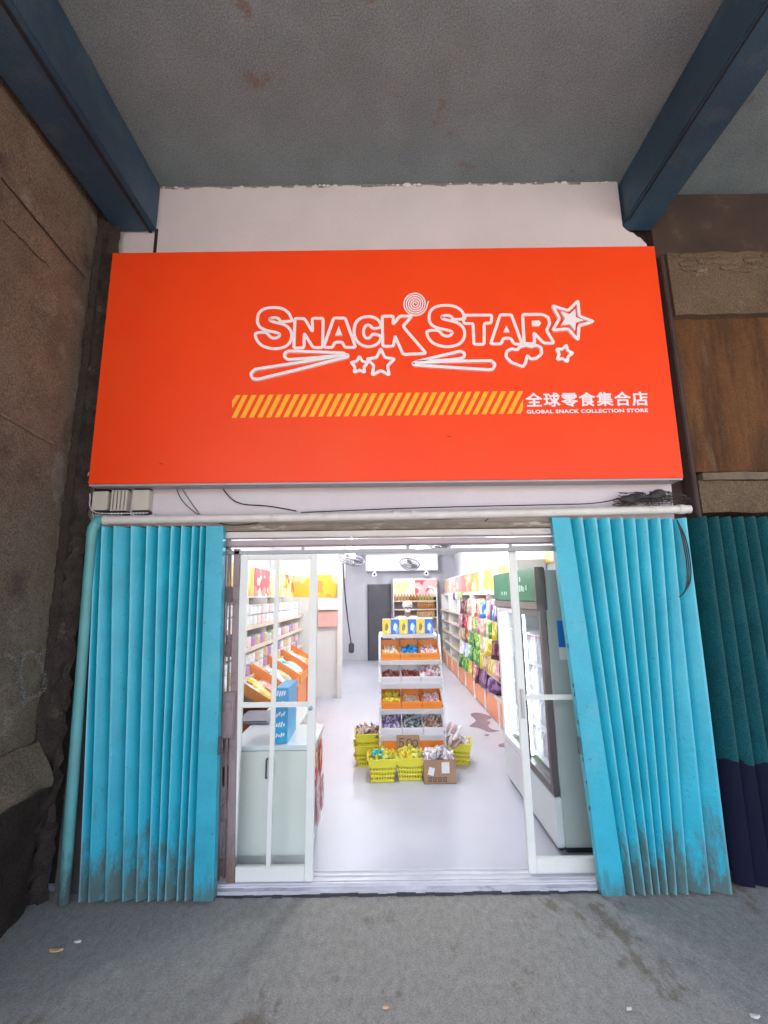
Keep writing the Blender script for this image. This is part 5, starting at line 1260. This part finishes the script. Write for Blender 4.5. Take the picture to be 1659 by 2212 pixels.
ch = [torso]
for s in (-1, 1):
    ch.append([('c', J(0, 0, 1.12), .125 * k_), ('s%d' % s, J(.165 * s, 0, 1.21), .062 * k_), ('e%d' % s, J(.22 * s, -.05, .97), .043 * k_), ('wr%d' % s, J(.15 * s, -.24, .90), .030 * k_), ('pm%d' % s, J(.13 * s, -.31, .895), .036 * k_)])
    for i, (fx, fl) in enumerate(((-.03, .075), (-.01, .09), (.01, .085), (.03, .065))):
        ch.append([('pm%d' % s, J(.13 * s, -.31, .895), .036 * k_), ('f%d%d' % (s, i), J(.13 * s + fx, -.31 - fl * .55, .89), .009), ('g%d%d' % (s, i), J(.13 * s + fx * 1.1, -.31 - fl * .9, .87), .0075)])
    ch.append([('pm%d' % s, J(.13 * s, -.31, .895), .036 * k_), ('t%d' % s, J(.13 * s - .05 * s, -.33, .90), .010), ('u%d' % s, J(.13 * s - .055 * s, -.37, .89), .008)])
    ch.append([('p', J(0, 0, .80), .115 * k_), ('hp%d' % s, J(.085 * s, 0, .74), .095 * k_), ('k%d' % s, J(.095 * s, -.01, .42), .058 * k_), ('a%d' % s, J(.10 * s, .02, .08), .038 * k_), ('ft%d' % s, J(.105 * s, -.12, .03), .032 * k_)])
ch.append([('h0', J(0, -.08, 1.38), .072 * k_), ('ns', J(0, -.195, 1.425), .014)])
skin('body', ch, M('skin tone', (.38, .22, .15), .5), pe)
shirt = [[('p', J(0, 0, .82), .132 * k_), ('w', J(0, 0, .95), .122 * k_), ('c', J(0, 0, 1.12), .142 * k_), ('n0', J(0, -.01, 1.255), .082 * k_)]]
for s in (-1, 1): shirt.append([('c', J(0, 0, 1.12), .142 * k_), ('s%d' % s, J(.17 * s, 0, 1.205), .076 * k_), ('e%d' % s, J(.218 * s, -.04, 1.0), .062 * k_)])
skin('shirt', shirt, M('white cotton', (.74, .72, .78), .8, .06), pe)
tro = [[('p', J(0, 0, .83), .128 * k_)]]
for s in (-1, 1): tro.append([('p', J(0, 0, .83), .128 * k_), ('hp%d' % s, J(.088 * s, 0, .73), .107 * k_), ('k%d' % s, J(.097 * s, -.01, .42), .075 * k_), ('a%d' % s, J(.10 * s, .015, .11), .06 * k_)])
skin('trousers', tro, M('dark cotton', (.05, .05, .07), .8), pe)
def pl_(x, y, z): return Vector((pc.x, PYY, FZ)) + Vector(J(x, y, z))
cap = MB(); cap.lathe([(.088 * k_, 0), (.104 * k_, .03 * k_), (.106 * k_, .075 * k_), (.085 * k_, .115 * k_), (.04 * k_, .138 * k_)], pl_(0, -.075, 1.43), 18); cap.box(*[c for p in zip(pl_(-.07, -.21, 1.452), pl_(.07, -.15, 1.462)) for c in p])
cap.build('cap', M('white cap cloth', (.70, .70, .69), .8, .1), pe, smooth=60)
MB().ball(pl_(0, -.155, 1.385), .062 * k_, 12, 8, (1.05, .55, .8)).build('face_mask', M('white mask', (.72, .72, .72), .7), pe, smooth=60)
ey = MB()
for s in (-1, 1): ey.ball(pl_(.035 * s, -.182, 1.44), .012 * k_, 8, 6)
ey.build('eye', bl, pe, smooth=60)

# ================================================================== LITTER
for px, py, cc, s, lb in ((120, 2056, (.55, .36, .17), .022, 'yellowish wood chip on the concrete at the lower left'), (170, 2036, (.6, .6, .6), .016, 'small white paper scrap next to the wood chip'), (305, 1942, (.55, .55, .52), .012, 'tiny white scrap near the left gate foot'),
                          (834, 2178, (.6, .35, .2), .014, 'small orange crumb at the bottom middle of the walkway'), (1359, 2182, (.55, .5, .45), .010, 'tiny pale crumb on the walkway, lower right'), (1630, 2198, (.6, .55, .5), .014, 'pale scrap in the lower right corner')):
    q = G(px, py); mb = MB(); a = rnd.uniform(0, 3)
    pts = [(math.cos(t + a) * s * rnd.uniform(.7, 1.6), math.sin(t + a) * s * rnd.uniform(.4, .8)) for t in [k * math.pi / 3.5 for k in range(7)]]
    vs = [(q.x + x, q.y + y, .002 + rnd.random() * .003) for x, y in pts] + [(q.x + x * .9, q.y + y * .9, .006 + rnd.random() * .006) for x, y in pts]
    mb.add(vs, [tuple(range(6, -1, -1)), tuple(range(7, 14))] + [(i, (i + 1) % 7, (i + 1) % 7 + 7, i + 7) for i in range(7)])
    tag(mb.build('litter', M('litter %d' % px, cc, .8)), lb, 'litter')

for o in bpy.data.objects:
    if o.parent is None and len(str(o.get('label', '')).split()) > 16: print('LONG', o.name, o['label'])
